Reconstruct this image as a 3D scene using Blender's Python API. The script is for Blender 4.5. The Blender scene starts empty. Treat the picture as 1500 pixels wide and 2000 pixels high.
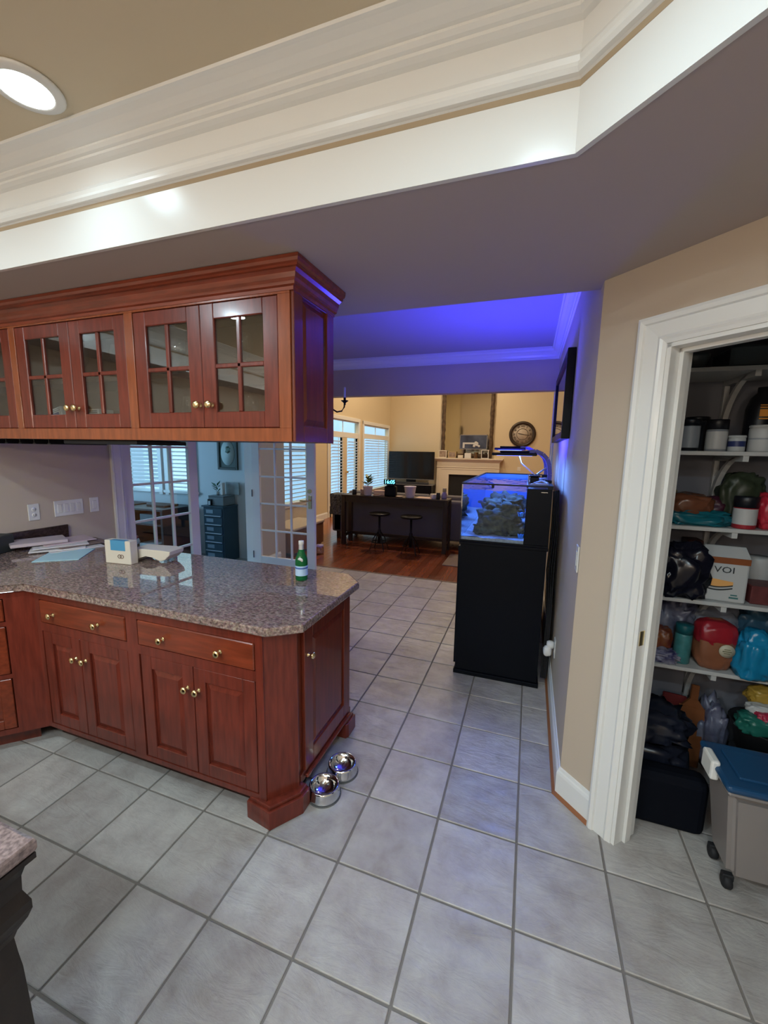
import bpy, bmesh, math, random
from math import sin, cos, pi, radians
from mathutils import Vector, Matrix
random.seed(7)
SC = bpy.context.scene
COL = SC.collection

# ---------------------------------------------------------------- camera
FPX = 798.713; PITCH, ROLL, YAW = 0.1492076, 0.0178133, -0.3388666
CAM = Vector((2.2790, -0.9322, 1.6165))
def cam_axes():
    f = Vector((sin(YAW), cos(YAW), 0)); r = Vector((cos(YAW), -sin(YAW), 0)); u = Vector((0, 0, 1))
    f2 = f*cos(PITCH)-u*sin(PITCH); u2 = u*cos(PITCH)+f*sin(PITCH)
    r3 = r*cos(ROLL)+u2*sin(ROLL); u3 = u2*cos(ROLL)-r*sin(ROLL)
    return r3, u3, f2
cd = bpy.data.cameras.new('camera'); cam = bpy.data.objects.new('camera', cd); COL.objects.link(cam)
r_, u_, f_ = cam_axes()
cam.matrix_world = Matrix(((r_.x, u_.x, -f_.x, CAM.x), (r_.y, u_.y, -f_.y, CAM.y), (r_.z, u_.z, -f_.z, CAM.z), (0, 0, 0, 1)))
cd.sensor_fit = 'HORIZONTAL'; cd.sensor_width = 36; cd.lens = FPX/1500*36; cd.clip_start = 0.05
SC.camera = cam

# ---------------------------------------------------------------- world, exposure, lights
SC.view_settings.view_transform = 'Standard'; SC.view_settings.look = 'None'
SC.view_settings.gamma = 1; SC.view_settings.exposure = 0.35
try: SC.view_settings.use_curve_mapping = False
except Exception: pass
w = bpy.data.worlds.new('world'); SC.world = w; w.use_nodes = True
nt = w.node_tree; bg = nt.nodes['Background']
tc = nt.nodes.new('ShaderNodeTexCoord'); sp = nt.nodes.new('ShaderNodeSeparateXYZ'); cr = nt.nodes.new('ShaderNodeValToRGB')
nt.links.new(tc.outputs['Generated'], sp.inputs[0]); nt.links.new(sp.outputs['Z'], cr.inputs[0]); nt.links.new(cr.outputs[0], bg.inputs[0])
cr.color_ramp.elements[0].position = 0.0; cr.color_ramp.elements[0].color = (0.30, 0.50, 0.72, 1)
cr.color_ramp.elements[1].position = 0.25; cr.color_ramp.elements[1].color = (0.60, 0.88, 1.0, 1)
bg.inputs[1].default_value = 1.55

def light(kind, name, loc, energy, color, size=0.1, rot=(0, 0, 0), size_y=None, spot=None, blend=0.5):
    l = bpy.data.lights.new(name, kind); l.energy = energy; l.color = color
    if kind == 'AREA':
        l.shape = 'RECTANGLE' if size_y else 'DISK'; l.size = size
        if size_y: l.size_y = size_y
    else: l.shadow_soft_size = size
    if kind == 'SPOT': l.spot_size = radians(spot); l.spot_blend = blend
    o = bpy.data.objects.new(name, l); COL.objects.link(o); o.location = loc; o.rotation_euler = rot
    return o
COOL = (0.60, 0.86, 1.0); WARM = (1.0, 0.79, 0.52)
CANS = [(0.86, -0.03), (2.25, -0.34), (0.1, -0.8), (1.2, -1.6), (2.4, -1.5), (0.6, -2.7), (1.9, -2.7)]
for i, (x, y) in enumerate(CANS):
    if i < 2: light('SPOT', 'downlight_lamp', (x, y, 2.60), (8, 20)[i], COOL, 0.07, spot=(160, 177)[i], blend=1.0)
    else: light('AREA', 'downlight_lamp', (x, y, 2.60), 17, (0.70, 0.90, 1.0), 0.13)
# unseen warm lamps added behind the camera as fill
for x, y in ((0.3, -2.3), (1.5, -2.3), (2.6, -2.6)):
    light('POINT', 'warm_fill_lamp', (x, y, 1.95), 21, (1.0, 0.83, 0.66), 0.07)
# warm lamps of the great room ceiling
for x, y in ((0.4, 10.8), (-1.0, 8.6), (1.9, 8.6), (0.4, 6.4)):
    light('AREA', 'great_room_lamp', (x, y, 4.9), 50, WARM, 0.35)
# bluish fill added before the solid far office wall, no window there
light('AREA', 'office_fill', (-4.62, 2.4, 1.5), 48, (0.35, 0.68, 1.0), 1.6, (0, radians(-90), 0), 1.3)
# aquarium lamps over the water, with an added upward spot
BLUE = (0.04, 0.05, 1.0)
light('SPOT', 'aquarium_glow', (2.14, 2.55, 1.43), 175, (0.05, 0.045, 1.0), 0.12, (radians(180), 0, 0), spot=166, blend=1.0)   # added spot standing in for blue light off the water
light('AREA', 'aquarium_lamp_near', (2.17, 2.2, 1.5955), 9, (0.12, 0.30, 1.0), 0.24)
light('AREA', 'aquarium_lamp_far', (2.12, 3.0, 1.637), 9, (0.12, 0.30, 1.0), 0.24)

# ---------------------------------------------------------------- materials
MATS = {}
def mat(name, col, rough=0.5, metal=0.0, spec=0.5, bump=0.0, bscale=40, var=0.0, vscale=3.0, stretch=None,
        col2=None, coat=0.0, emit=None, estr=0.0, rnd=0.0, alpha=None, detail=4, trans=0.0, ior=1.45):
    if name in MATS: return MATS[name]
    m = bpy.data.materials.new(name); m.use_nodes = True; n = m.node_tree.nodes; L = m.node_tree.links
    b = n['Principled BSDF']; b.inputs['Roughness'].default_value = rough; b.inputs['Metallic'].default_value = metal
    b.inputs['Specular IOR Level'].default_value = spec; b.inputs['Coat Weight'].default_value = coat
    b.inputs['Coat Roughness'].default_value = 0.12; b.inputs['IOR'].default_value = ior
    b.inputs['Transmission Weight'].default_value = trans
    c = tuple(col)+(1,)
    b.inputs['Base Color'].default_value = c
    if emit: b.inputs['Emission Color'].default_value = tuple(emit)+(1,); b.inputs['Emission Strength'].default_value = estr
    if alpha is not None: b.inputs['Alpha'].default_value = alpha
    vec = None
    if var or bump or col2:
        g = n.new('ShaderNodeNewGeometry'); mp = n.new('ShaderNodeMapping'); L.new(g.outputs['Position'], mp.inputs[0])
        if stretch: mp.inputs['Scale'].default_value = stretch
        vec = mp.outputs[0]
    if col2 or var:
        t = n.new('ShaderNodeTexNoise'); t.inputs['Scale'].default_value = vscale; t.inputs['Detail'].default_value = detail
        L.new(vec, t.inputs['Vector'])
        r = n.new('ShaderNodeValToRGB'); L.new(t.outputs['Fac'], r.inputs[0])
        c2 = tuple(col2)+(1,) if col2 else tuple(max(0, x*(1-var)) for x in col)+(1,)
        r.color_ramp.elements[0].position = 0.32; r.color_ramp.elements[0].color = c2
        r.color_ramp.elements[1].position = 0.68; r.color_ramp.elements[1].color = c
        out = r.outputs[0]
        if rnd:
            oi = n.new('ShaderNodeObjectInfo'); mr = n.new('ShaderNodeMapRange'); L.new(oi.outputs['Random'], mr.inputs[0])
            mr.inputs[3].default_value = 1-rnd; mr.inputs[4].default_value = 1+rnd
            hs = n.new('ShaderNodeHueSaturation'); L.new(out, hs.inputs['Color']); L.new(mr.outputs[0], hs.inputs['Value'])
            out = hs.outputs[0]
        L.new(out, b.inputs['Base Color'])
    if bump:
        t2 = n.new('ShaderNodeTexNoise'); t2.inputs['Scale'].default_value = bscale; t2.inputs['Detail'].default_value = 5
        L.new(vec, t2.inputs['Vector'])
        bp = n.new('ShaderNodeBump'); bp.inputs['Strength'].default_value = bump; bp.inputs['Distance'].default_value = 0.01
        L.new(t2.outputs['Fac'], bp.inputs['Height']); L.new(bp.outputs[0], b.inputs['Normal'])
    MATS[name] = m; return m

def glass(name, tint=(1, 1, 1), refl=0.06, rough=0.0, fres=1.5):
    m = bpy.data.materials.new(name); m.use_nodes = True; n = m.node_tree.nodes; L = m.node_tree.links
    n.remove(n['Principled BSDF']); out = n['Material Output']
    t = n.new('ShaderNodeBsdfTransparent'); t.inputs[0].default_value = tuple(tint)+(1,)
    g = n.new('ShaderNodeBsdfGlossy'); g.inputs['Roughness'].default_value = rough
    f = n.new('ShaderNodeLayerWeight'); f.inputs[0].default_value = 0.5
    p5 = n.new('ShaderNodeMath'); p5.operation = 'POWER'; L.new(f.outputs['Facing'], p5.inputs[0]); p5.inputs[1].default_value = 5.0
    a = n.new('ShaderNodeMath'); a.operation = 'MULTIPLY_ADD'; a.use_clamp = True; L.new(p5.outputs[0], a.inputs[0]); a.inputs[1].default_value = 0.9; a.inputs[2].default_value = refl+0.03
    mx = n.new('ShaderNodeMixShader'); L.new(a.outputs[0], mx.inputs[0]); L.new(t.outputs[0], mx.inputs[1]); L.new(g.outputs[0], mx.inputs[2])
    L.new(mx.outputs[0], out.inputs[0]); MATS[name] = m; return m

WHITE = mat('white_trim_paint', (0.74, 0.74, 0.72), 0.22, bump=0.04, bscale=6)
WHITE2 = mat('white_shelf_paint', (0.50, 0.50, 0.49), 0.4)  # white darkened too, for the dim pantry
BEIGE = mat('beige_wall_paint', (0.52, 0.43, 0.335), 0.75, bump=0.03, bscale=120)
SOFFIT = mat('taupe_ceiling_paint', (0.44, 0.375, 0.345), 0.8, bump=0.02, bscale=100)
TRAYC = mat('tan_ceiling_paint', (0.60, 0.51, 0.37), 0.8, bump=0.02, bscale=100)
GREATW = mat('cream_wall_paint', (0.62, 0.52, 0.36), 0.75)
OFFW = mat('pale_blue_wall_paint', (0.55, 0.60, 0.62), 0.7)
PANW = mat('shaded_pantry_paint', (0.17, 0.17, 0.195), 0.8)  # wall colour darkened to stand for the dim pantry interior
CEILW = mat('flat_white_ceiling_paint', (0.40, 0.38, 0.38), 0.85)
CHERRY = mat('cherry_wood', (0.185, 0.032, 0.018), 0.28, var=0.4, vscale=9, stretch=(6, 6, 0.7), coat=0.12, bump=0.02, bscale=60)
CHERRYF = mat('cherry_frame', (0.29, 0.068, 0.020), 0.24, var=0.3, vscale=9, stretch=(6, 6, 0.7), coat=0.5, bump=0.02, bscale=60)
CHERRYH = mat('cherry_wood_level', (0.235, 0.042, 0.016), 0.28, var=0.4, vscale=9, stretch=(0.7, 6, 6), coat=0.35, bump=0.02, bscale=60)
CHERRYP = mat('cherry_panel', (0.17, 0.028, 0.012), 0.3, var=0.35, vscale=7, stretch=(7, 7, 0.6), coat=0.35)
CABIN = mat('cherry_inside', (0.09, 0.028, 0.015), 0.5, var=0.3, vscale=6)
BRASS = mat('polished_brass', (0.86, 0.68, 0.36), 0.18, 1.0)
CHROME = mat('polished_steel', (0.72, 0.74, 0.76), 0.1, 1.0)
BLACK = mat('black_satin', (0.002, 0.003, 0.006), 0.42, spec=0.18)
BLACKM = mat('black_matt', (0.010, 0.010, 0.012), 0.7)
IRON = mat('wrought_iron', (0.012, 0.010, 0.010), 0.45, 0.6)
DARKW = mat('dark_stained_wood', (0.030, 0.016, 0.012), 0.35, var=0.4, vscale=8, stretch=(5, 5, 1))
ISLW = mat('espresso_wood', (0.016, 0.010, 0.008), 0.5, var=0.4, vscale=10, stretch=(4, 4, 1), bump=0.05)
PLASTW = mat('white_plastic', (0.70, 0.69, 0.66), 0.35)
CREAM = mat('cream_card', (0.68, 0.62, 0.52), 0.5)
PAPER = mat('white_paper', (0.66, 0.63, 0.62), 0.6)
PGLASS = glass('clear_pane', (0.93, 0.96, 0.96), 0.03)
CGLASS = glass('cabinet_pane', (0.80, 0.82, 0.82), 0.10)
CLEAR = glass('drinking_glass', (0.85, 0.88, 0.9), 0.12)
TGLASS = glass('aquarium_glass', (0.86, 0.93, 1.0), 0.0)

def granite():
    m = bpy.data.materials.new('speckled_granite'); m.use_nodes = True; n = m.node_tree.nodes; L = m.node_tree.links
    b = n['Principled BSDF']; g = n.new('ShaderNodeNewGeometry')
    t = n.new('ShaderNodeTexNoise'); t.inputs['Scale'].default_value = 85; t.inputs['Detail'].default_value = 5; t.inputs['Roughness'].default_value = 0.65
    mp = n.new('ShaderNodeMapping'); mp.inputs['Scale'].default_value = (0.75, 1.3, 1.0); mp.inputs['Rotation'].default_value = (0, 0, 0.3)
    L.new(g.outputs['Position'], mp.inputs[0]); L.new(mp.outputs[0], t.inputs['Vector'])
    r = n.new('ShaderNodeValToRGB'); L.new(t.outputs['Fac'], r.inputs[0]); e = r.color_ramp.elements
    e[0].position = 0.30; e[0].color = (0.06, 0.038, 0.034, 1); e[1].position = 0.70; e[1].color = (0.46, 0.36, 0.31, 1)
    x = e.new(0.46); x.color = (0.20, 0.135, 0.12, 1); x = e.new(0.55); x.color = (0.30, 0.215, 0.185, 1)
    v = n.new('ShaderNodeTexVoronoi'); v.inputs['Scale'].default_value = 110; L.new(g.outputs['Position'], v.inputs['Vector'])
    mx = n.new('ShaderNodeMix'); mx.data_type = 'RGBA'; mx.blend_type = 'MULTIPLY'; mx.inputs[0].default_value = 0.15
    L.new(r.outputs[0], mx.inputs[6]); L.new(v.outputs['Color'], mx.inputs[7]); L.new(mx.outputs[2], b.inputs['Base Color'])
    b.inputs['Roughness'].default_value = 0.02; b.inputs['Specular IOR Level'].default_value = 0.8; MATS['g'] = m; return m
GRANITE = granite()

def tilemat():
    m = bpy.data.materials.new('slate_look_tile'); m.use_nodes = True; n = m.node_tree.nodes; L = m.node_tree.links
    b = n['Principled BSDF']; g = n.new('ShaderNodeNewGeometry'); oi = n.new('ShaderNodeObjectInfo')
    mul = n.new('ShaderNodeMath'); mul.operation = 'MULTIPLY'; mul.inputs[1].default_value = 37.0; L.new(oi.outputs['Random'], mul.inputs[0])
    cx = n.new('ShaderNodeCombineXYZ'); L.new(mul.outputs[0], cx.inputs[2])
    add = n.new('ShaderNodeVectorMath'); L.new(g.outputs['Position'], add.inputs[0]); L.new(cx.outputs[0], add.inputs[1])
    t = n.new('ShaderNodeTexNoise'); t.inputs['Scale'].default_value = 8.0; t.inputs['Detail'].default_value = 9; t.inputs['Roughness'].default_value = 0.62; t.inputs['Distortion'].default_value = 0.25
    L.new(add.outputs[0], t.inputs['Vector'])
    r = n.new('ShaderNodeValToRGB'); L.new(t.outputs['Fac'], r.inputs[0]); e = r.color_ramp.elements
    e[0].position = 0.28; e[0].color = (0.30, 0.27, 0.245, 1); e[1].position = 0.7; e[1].color = (0.47, 0.455, 0.425, 1)
    x = e.new(0.47); x.color = (0.38, 0.355, 0.335, 1)
    mr = n.new('ShaderNodeMapRange'); L.new(oi.outputs['Random'], mr.inputs[0]); mr.inputs[3].default_value = 0.88; mr.inputs[4].default_value = 1.08
    hs = n.new('ShaderNodeHueSaturation'); L.new(r.outputs[0], hs.inputs['Color']); L.new(mr.outputs[0], hs.inputs['Value'])
    L.new(hs.outputs[0], b.inputs['Base Color'])
    mp = n.new('ShaderNodeMapping'); mp.inputs['Scale'].default_value = (1.0, 2.6, 1.0); mp.inputs['Rotation'].default_value = (0, 0, 0.7); L.new(add.outputs[0], mp.inputs[0])
    t2 = n.new('ShaderNodeTexNoise'); t2.inputs['Scale'].default_value = 6; t2.inputs['Detail'].default_value = 9; t2.inputs['Roughness'].default_value = 0.6; t2.inputs['Distortion'].default_value = 0.5
    L.new(mp.outputs[0], t2.inputs['Vector'])
    bp = n.new('ShaderNodeBump'); bp.inputs['Strength'].default_value = 0.5; bp.inputs['Distance'].default_value = 0.016
    L.new(t2.outputs['Fac'], bp.inputs['Height']); L.new(bp.outputs[0], b.inputs['Normal'])
    b.inputs['Roughness'].default_value = 0.3; b.inputs['Specular IOR Level'].default_value = 0.5
    return m
TILE = tilemat()
GROUT = mat('brown_grout', (0.19, 0.17, 0.15), 0.9, bump=0.2, bscale=200)
PLANK = mat('red_oak_plank', (0.23, 0.060, 0.022), 0.25, var=0.25, vscale=5, stretch=(9, 0.7, 1), coat=0.3, rnd=0.3)

# ---------------------------------------------------------------- geometry helpers
class G:
    def __init__(s, M=None): s.bm = bmesh.new(); s.M = M or Matrix()
    def _add(s, vs, fs, smooth=False):
        nv = [s.bm.verts.new(s.M @ Vector(v)) for v in vs]
        out = []
        for f in fs:
            try:
                q = s.bm.faces.new([nv[i] for i in f]); q.smooth = smooth; out.append(q)
            except ValueError: pass
        return nv, out
    def box(s, x0, x1, y0, y1, z0, z1, bev=0.0, seg=1):
        if x0 > x1: x0, x1 = x1, x0
        if y0 > y1: y0, y1 = y1, y0
        if z0 > z1: z0, z1 = z1, z0
        vs = [(x, y, z) for z in (z0, z1) for y in (y0, y1) for x in (x0, x1)]
        fs = [(0, 2, 3, 1), (4, 5, 7, 6), (0, 1, 5, 4), (2, 6, 7, 3), (0, 4, 6, 2), (1, 3, 7, 5)]
        nv, f = s._add(vs, fs)
        if bev:
            ed = {e for q in f for e in q.edges}
            bmesh.ops.bevel(s.bm, geom=list(ed), offset=bev, segments=seg, affect='EDGES', profile=0.5)
        return s
    def prism(s, poly, z0, z1, bev=0.0):
        n = len(poly); vs = [(x, y, z0) for x, y in poly]+[(x, y, z1) for x, y in poly]
        fs = [tuple(range(n))[::-1], tuple(range(n, 2*n))]+[(i, (i+1) % n, n+(i+1) % n, n+i) for i in range(n)]
        nv, f = s._add(vs, fs)
        if bev:
            ed = {e for q in f[:2] for e in q.edges}
            bmesh.ops.bevel(s.bm, geom=list(ed), offset=bev, segments=2, affect='EDGES', profile=0.5)
        return s
    def frustum(s, a, b):   # a,b: 4 points each
        s._add(list(a)+list(b), [(3, 2, 1, 0), (4, 5, 6, 7)]+[(i, (i+1) % 4, 4+(i+1) % 4, 4+i) for i in range(4)]); return s
    def lathe(s, prof, c=(0, 0, 0), n=20, axis='Z', caps=True, smooth=True):
        vs = []
        for r, z in prof:
            for k in range(n):
                a = 2*pi*k/n; x, y = r*cos(a), r*sin(a)
                p = {'Z': (x, y, z), 'Y': (x, z, y), 'X': (z, x, y)}[axis]
                vs.append((p[0]+c[0], p[1]+c[1], p[2]+c[2]))
        fs = []
        for j in range(len(prof)-1):
            for k in range(n):
                a, b = j*n+k, j*n+(k+1) % n; fs.append((a, b, b+n, a+n))
        s._add(vs, fs, smooth)
        if caps:
            m = len(s.bm.verts); s.bm.verts.ensure_lookup_table()
            base = m-len(vs)
            for o, rev in ((0, True), ((len(prof)-1)*n, False)):
                if prof[0 if o == 0 else -1][0] < 1e-5: continue
                ring = [s.bm.verts[base+o+k] for k in range(n)]
                try: s.bm.faces.new(ring[::-1] if rev else ring)
                except ValueError: pass
        return s
    def tube(s, pts, r, n=8, radii=None):
        pts = [Vector(p) for p in pts]; vs = []; fs = []
        for i, p in enumerate(pts):
            d = (pts[min(i+1, len(pts)-1)]-pts[max(i-1, 0)]).normalized()
            a = Vector((0, 0, 1)) if abs(d.z) < 0.9 else Vector((1, 0, 0))
            u = d.cross(a).normalized(); v = d.cross(u).normalized(); rr = radii[i] if radii else r
            for k in range(n):
                t = 2*pi*k/n; vs.append(tuple(p+u*cos(t)*rr+v*sin(t)*rr))
        for i in range(len(pts)-1):
            for k in range(n):
                a, b = i*n+k, i*n+(k+1) % n; fs.append((a, b, b+n, a+n))
        s._add(vs, fs, True)
        s._add(vs[:n], [tuple(range(n))]); s._add(vs[-n:], [tuple(range(n))]); return s
    def sweep(s, path, prof, closed=False, side=1, smooth=False):
        """path (u,v) list, prof (offset, w) list -> mitred strip; side=+1 offsets to the left"""
        P = [Vector(p) for p in path]; n = len(P); rows = []
        for i in range(n):
            if closed or 0 < i < n-1:
                d0 = (P[i]-P[i-1]).normalized(); d1 = (P[(i+1) % n]-P[i]).normalized()
            elif i == 0: d0 = d1 = (P[1]-P[0]).normalized()
            else: d0 = d1 = (P[-1]-P[-2]).normalized()
            n0 = Vector((-d0.y, d0.x))*side; n1 = Vector((-d1.y, d1.x))*side
            m = (n0+n1); m = m/max(1e-6, m.length); k = 1/max(0.2, m.dot(n0))
            rows.append([(P[i].x+m.x*k*o, P[i].y+m.y*k*o, w) for o, w in prof])
        vs = [p for r in rows for p in r]; q = len(prof); fs = []
        for i in range(n if closed else n-1):
            for j in range(q-1):
                a = i*q+j; b = ((i+1) % n)*q+j; fs.append((a, b, b+1, a+1))
        s._add(vs, fs, smooth)
        if not closed:
            s._add(rows[0], [tuple(range(q))]); s._add(rows[-1], [tuple(range(q))[::-1]])
        return s
    def blob(s, c, sz, seed=0, amp=0.15, freq=3.0, sub=3, flat=None, crease=0.0):
        from mathutils import noise
        b2 = bmesh.new(); bmesh.ops.create_icosphere(b2, subdivisions=sub, radius=1)
        vs = []
        for v in b2.verts:
            p = v.co.copy(); q = p*freq+Vector((seed*7.3, seed*3.1, seed))
            k = 1+amp*noise.noise(q)*2
            if crease: k += crease*(1-abs(noise.noise(q*1.7+Vector((9, 4, 2)))*2))*0.5
            x, y, z = p.x, p.y, p.z
            bx = lambda t: (abs(t)**0.7)*(1 if t > 0 else -1)
            x, y, z = bx(x)*k*sz[0]+c[0], bx(y)*k*sz[1]+c[1], bx(z)*k*sz[2]+c[2]
            if flat is not None: z = max(z, flat)
            vs.append((x, y, z))
        s._add(vs, [tuple(v.index for v in f.verts) for f in b2.faces], True); b2.free(); return s

def obj(name, g, m, parent=None, label=None, cat=None, group=None, kind=None, smooth_angle=None):
    me = bpy.data.meshes.new(name)
    bmesh.ops.recalc_face_normals(g.bm, faces=g.bm.faces[:])
    g.bm.to_mesh(me); g.bm.free(); me.materials.append(m)
    o = bpy.data.objects.new(name, me); COL.objects.link(o)
    if parent is not None:
        o.parent = parent; o.matrix_parent_inverse = wm(parent).inverted()
    if label: o['label'] = label
    if cat: o['category'] = cat
    if group: o['group'] = group
    if kind: o['kind'] = kind
    return o
def wm(o):
    if o.parent is None:
        return Matrix.LocRotScale(o.location, o.rotation_euler, o.scale)
    return wm(o.parent) @ o.matrix_parent_inverse @ Matrix.LocRotScale(o.location, o.rotation_euler, o.scale)
def thing(name, label, cat, loc=(0, 0, 0), group=None, kind=None):
    o = bpy.data.objects.new(name, None); COL.objects.link(o); o.location = loc; o.empty_display_size = 0.1
    if label: o['label'] = label
    if cat: o['category'] = cat
    if group: o['group'] = group
    if kind: o['kind'] = kind
    return o
def struct(name, g, m): return obj(name, g, m, kind='structure')
def copy_tree(o, parent=None, loc=None, label=None):
    c = o.copy(); COL.objects.link(c)
    if parent: c.parent = parent; c.matrix_parent_inverse = o.matrix_parent_inverse.copy()
    if loc is not None: c.location = loc
    if label: c['label'] = label
    for ch in list(o.children): copy_tree(ch, c)
    return c
def text(name, s, size, M, m, parent, depth=0.0006, align='CENTER', font_scale=1.0):
    cu = bpy.data.curves.new(name, 'FONT'); cu.body = s; cu.size = size; cu.extrude = depth; cu.align_x = align; cu.align_y = 'CENTER'
    cu.resolution_u = 2
    t = bpy.data.objects.new('tmp', cu); COL.objects.link(t)
    dg = bpy.context.evaluated_depsgraph_get(); me = bpy.data.meshes.new_from_object(t.evaluated_get(dg))
    bpy.data.objects.remove(t); bpy.data.curves.remove(cu)
    me.transform(Matrix.Scale(font_scale, 4, (1, 0, 0))); me.transform(M); me.materials.clear(); me.materials.append(m); me.name = name
    o = bpy.data.objects.new(name, me); COL.objects.link(o); o.parent = parent; o.matrix_parent_inverse = wm(parent).inverted()
    return o
def faceM(origin, ux, uy):   # text plane: local x->ux, local y->uy
    ux = Vector(ux).normalized(); uy = Vector(uy).normalized(); uz = ux.cross(uy)
    return Matrix(((ux.x, uy.x, uz.x, origin[0]), (ux.y, uy.y, uz.y, origin[1]), (ux.z, uy.z, uz.z, origin[2]), (0, 0, 0, 1)))
R2 = math.sqrt(0.5)
def wallM(o, dirx):          # local x along dirx (horizontal), local z up, local -y towards viewer side
    d = Vector(dirx).normalized(); n = Vector((-d.y, d.x, 0))
    return Matrix(((d.x, n.x, 0, o[0]), (d.y, n.y, 0, o[1]), (d.z, 0, 1, o[2]), (0, 0, 0, 1)))

# ---------------------------------------------------------------- room shell
XL, XR, YH = -1.05, 2.511, 4.02       # left wall, right wall, far opening
CB = (2.511, 1.004)                   # corner of the angled pantry wall
fl = struct('floor', G().box(-1.05, 4.1, -4.0, 4.02, -0.10, -0.005), GROUT)
S = 0.333
tg = G().box(0.0042, S-0.0042, 0.0042, S-0.0042, -0.012, 0, 0.0022)
t0 = None
for j in range(-3, 12):
    for i in range(-3, 12):
        if j < 1 and i > 11: continue
        if t0 is None:
            t0 = obj('tile', tg, TILE, fl); t0.location = (i*S, j*S, 0); t0.matrix_parent_inverse = Matrix()
        else:
            c = t0.copy(); COL.objects.link(c); c.location = (i*S, j*S, 0)
# wood floor of the great room
fw = struct('floor', G().box(-2.2, 4.6, 4.02, 12.45, -0.10, -0.012), mat('subfloor', (0.03, 0.012, 0.008), 0.8))
PW = 0.083; pg = {}
def plankmesh(L):
    me = bpy.data.meshes.new('plank'); g = G().box(0.0008, PW-0.0008, 0.001, L-0.001, -0.012, 0, 0.001); g.bm.to_mesh(me); g.bm.free(); me.materials.append(PLANK); return me
LENS = [0.9, 1.2, 1.5, 1.8]; pm = [plankmesh(L) for L in LENS]
rest = G(); i = 0; x = -1.45
while x < 2.5:
    y = YH-random.choice([0, 0]); first = True; cnt = 0
    y = YH
    while y < 12.3:
        k = random.randrange(4); L = LENS[k]
        if first: L = random.uniform(0.5, 1.6)
        if y+L > 12.3: L = 12.3-y
        if y < 6.0:
            if first or y+L > 12.2:
                g = G().box(0.0008, PW-0.0008, 0.001, L-0.001, -0.012, 0, 0.001)
                o = obj('plank', g, PLANK, fw); o.matrix_parent_inverse = Matrix(); o.location = (x, y, 0)
            else:
                o = bpy.data.objects.new('plank', pm[k]); COL.objects.link(o); o.parent = fw; o.location = (x, y, 0)
        else: rest.box(x+0.0008, x+PW-0.0008, y+0.001, y+L-0.001, -0.012, 0)
        first = False; y += L
    x += PW
for x0, x1 in ((-2.2, -1.45), (2.534, 4.6)): rest.box(x0, x1, 4.03, 12.3, -0.012, 0)
obj('planks', rest, PLANK, fw, kind='stuff')
struct('trim_1', G().box(-1.05, 2.511, 3.996, 4.024, -0.004, 0.004, 0.002), mat('threshold', (0.16, 0.10, 0.07), 0.5))

# walls ------------------------------------------------------------------
YD0, YD1, ZD = 1.66, 3.46, 2.10        # french door opening
wl = G(); wl.box(XL-0.12, XL, -4.0, YD0, 0, 2.9).box(XL-0.12, XL, YD1, YH+0.14, 0, 2.9).box(XL-0.12, XL, YD0, YD1, ZD, 2.9)
struct('wall_left', wl, BEIGE)
struct('wall_right', G().box(XR, XR+0.12, CB[1], YH+0.14, 0, 2.9), BEIGE)
PM = wallM((CB[0], CB[1], 0), (R2, -R2, 0))        # angled wall frame: x along, y into pantry, z up
UO0, UO1, ZO = 0.276, 1.040, 2.003
pw = G(PM); pw.box(0.0, UO0, 0, 0.12, 0, 2.31).box(UO1, 1.52, 0, 0.12, 0, 2.31).box(UO0, UO1, 0, 0.12, ZO, 2.31)
struct('wall_pantry', pw, BEIGE)
struct('wall_kitchen_right', G().box(3.58, 3.70, -4.0, 0.0, 0, 2.9), BEIGE)
struct('wall_kitchen_rear', G().box(-1.17, 3.7, -4.1, -4.0, 0, 2.9), BEIGE)
struct('wall_header', G().box(-1.17, 4.6, YH, YH+0.14, 2.30, 5.1), BEIGE)
struct('wall_great_room_rear', G().box(-2.32, 4.6, 12.3, 12.42, 0, 5.1), GREATW)
struct('wall_great_room_front', G().box(XR+0.12, 4.6, YH, YH+0.14, 0, 2.30).box(-2.32, -1.17, YH-0.03, YH+0.07, 0, 5.1).box(-4.7, -2.32, 3.95, YH+0.07, 2.7, 3.2), GREATW)
struct('wall_great_room_right', G().box(4.6, 4.72, 4.0, 12.42, 0, 5.1), GREATW)
struct('ceiling_great_room', G().box(-2.32, 4.72, 4.02, 12.42, 5.0, 5.1), GREATW)
# pantry
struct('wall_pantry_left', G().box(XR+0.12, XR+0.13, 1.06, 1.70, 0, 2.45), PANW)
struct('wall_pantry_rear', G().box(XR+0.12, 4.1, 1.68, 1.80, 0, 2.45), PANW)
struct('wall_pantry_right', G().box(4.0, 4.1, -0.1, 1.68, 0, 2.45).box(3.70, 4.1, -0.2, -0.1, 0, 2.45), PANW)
struct('ceiling_pantry', G().prism([(2.6, 1.06), (3.62, 0.02), (4.1, -0.1), (4.1, 1.8), (2.6, 1.8)], 2.32, 2.45), mat('shadowed_ceiling', (0.3, 0.29, 0.28), 0.9))
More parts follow.
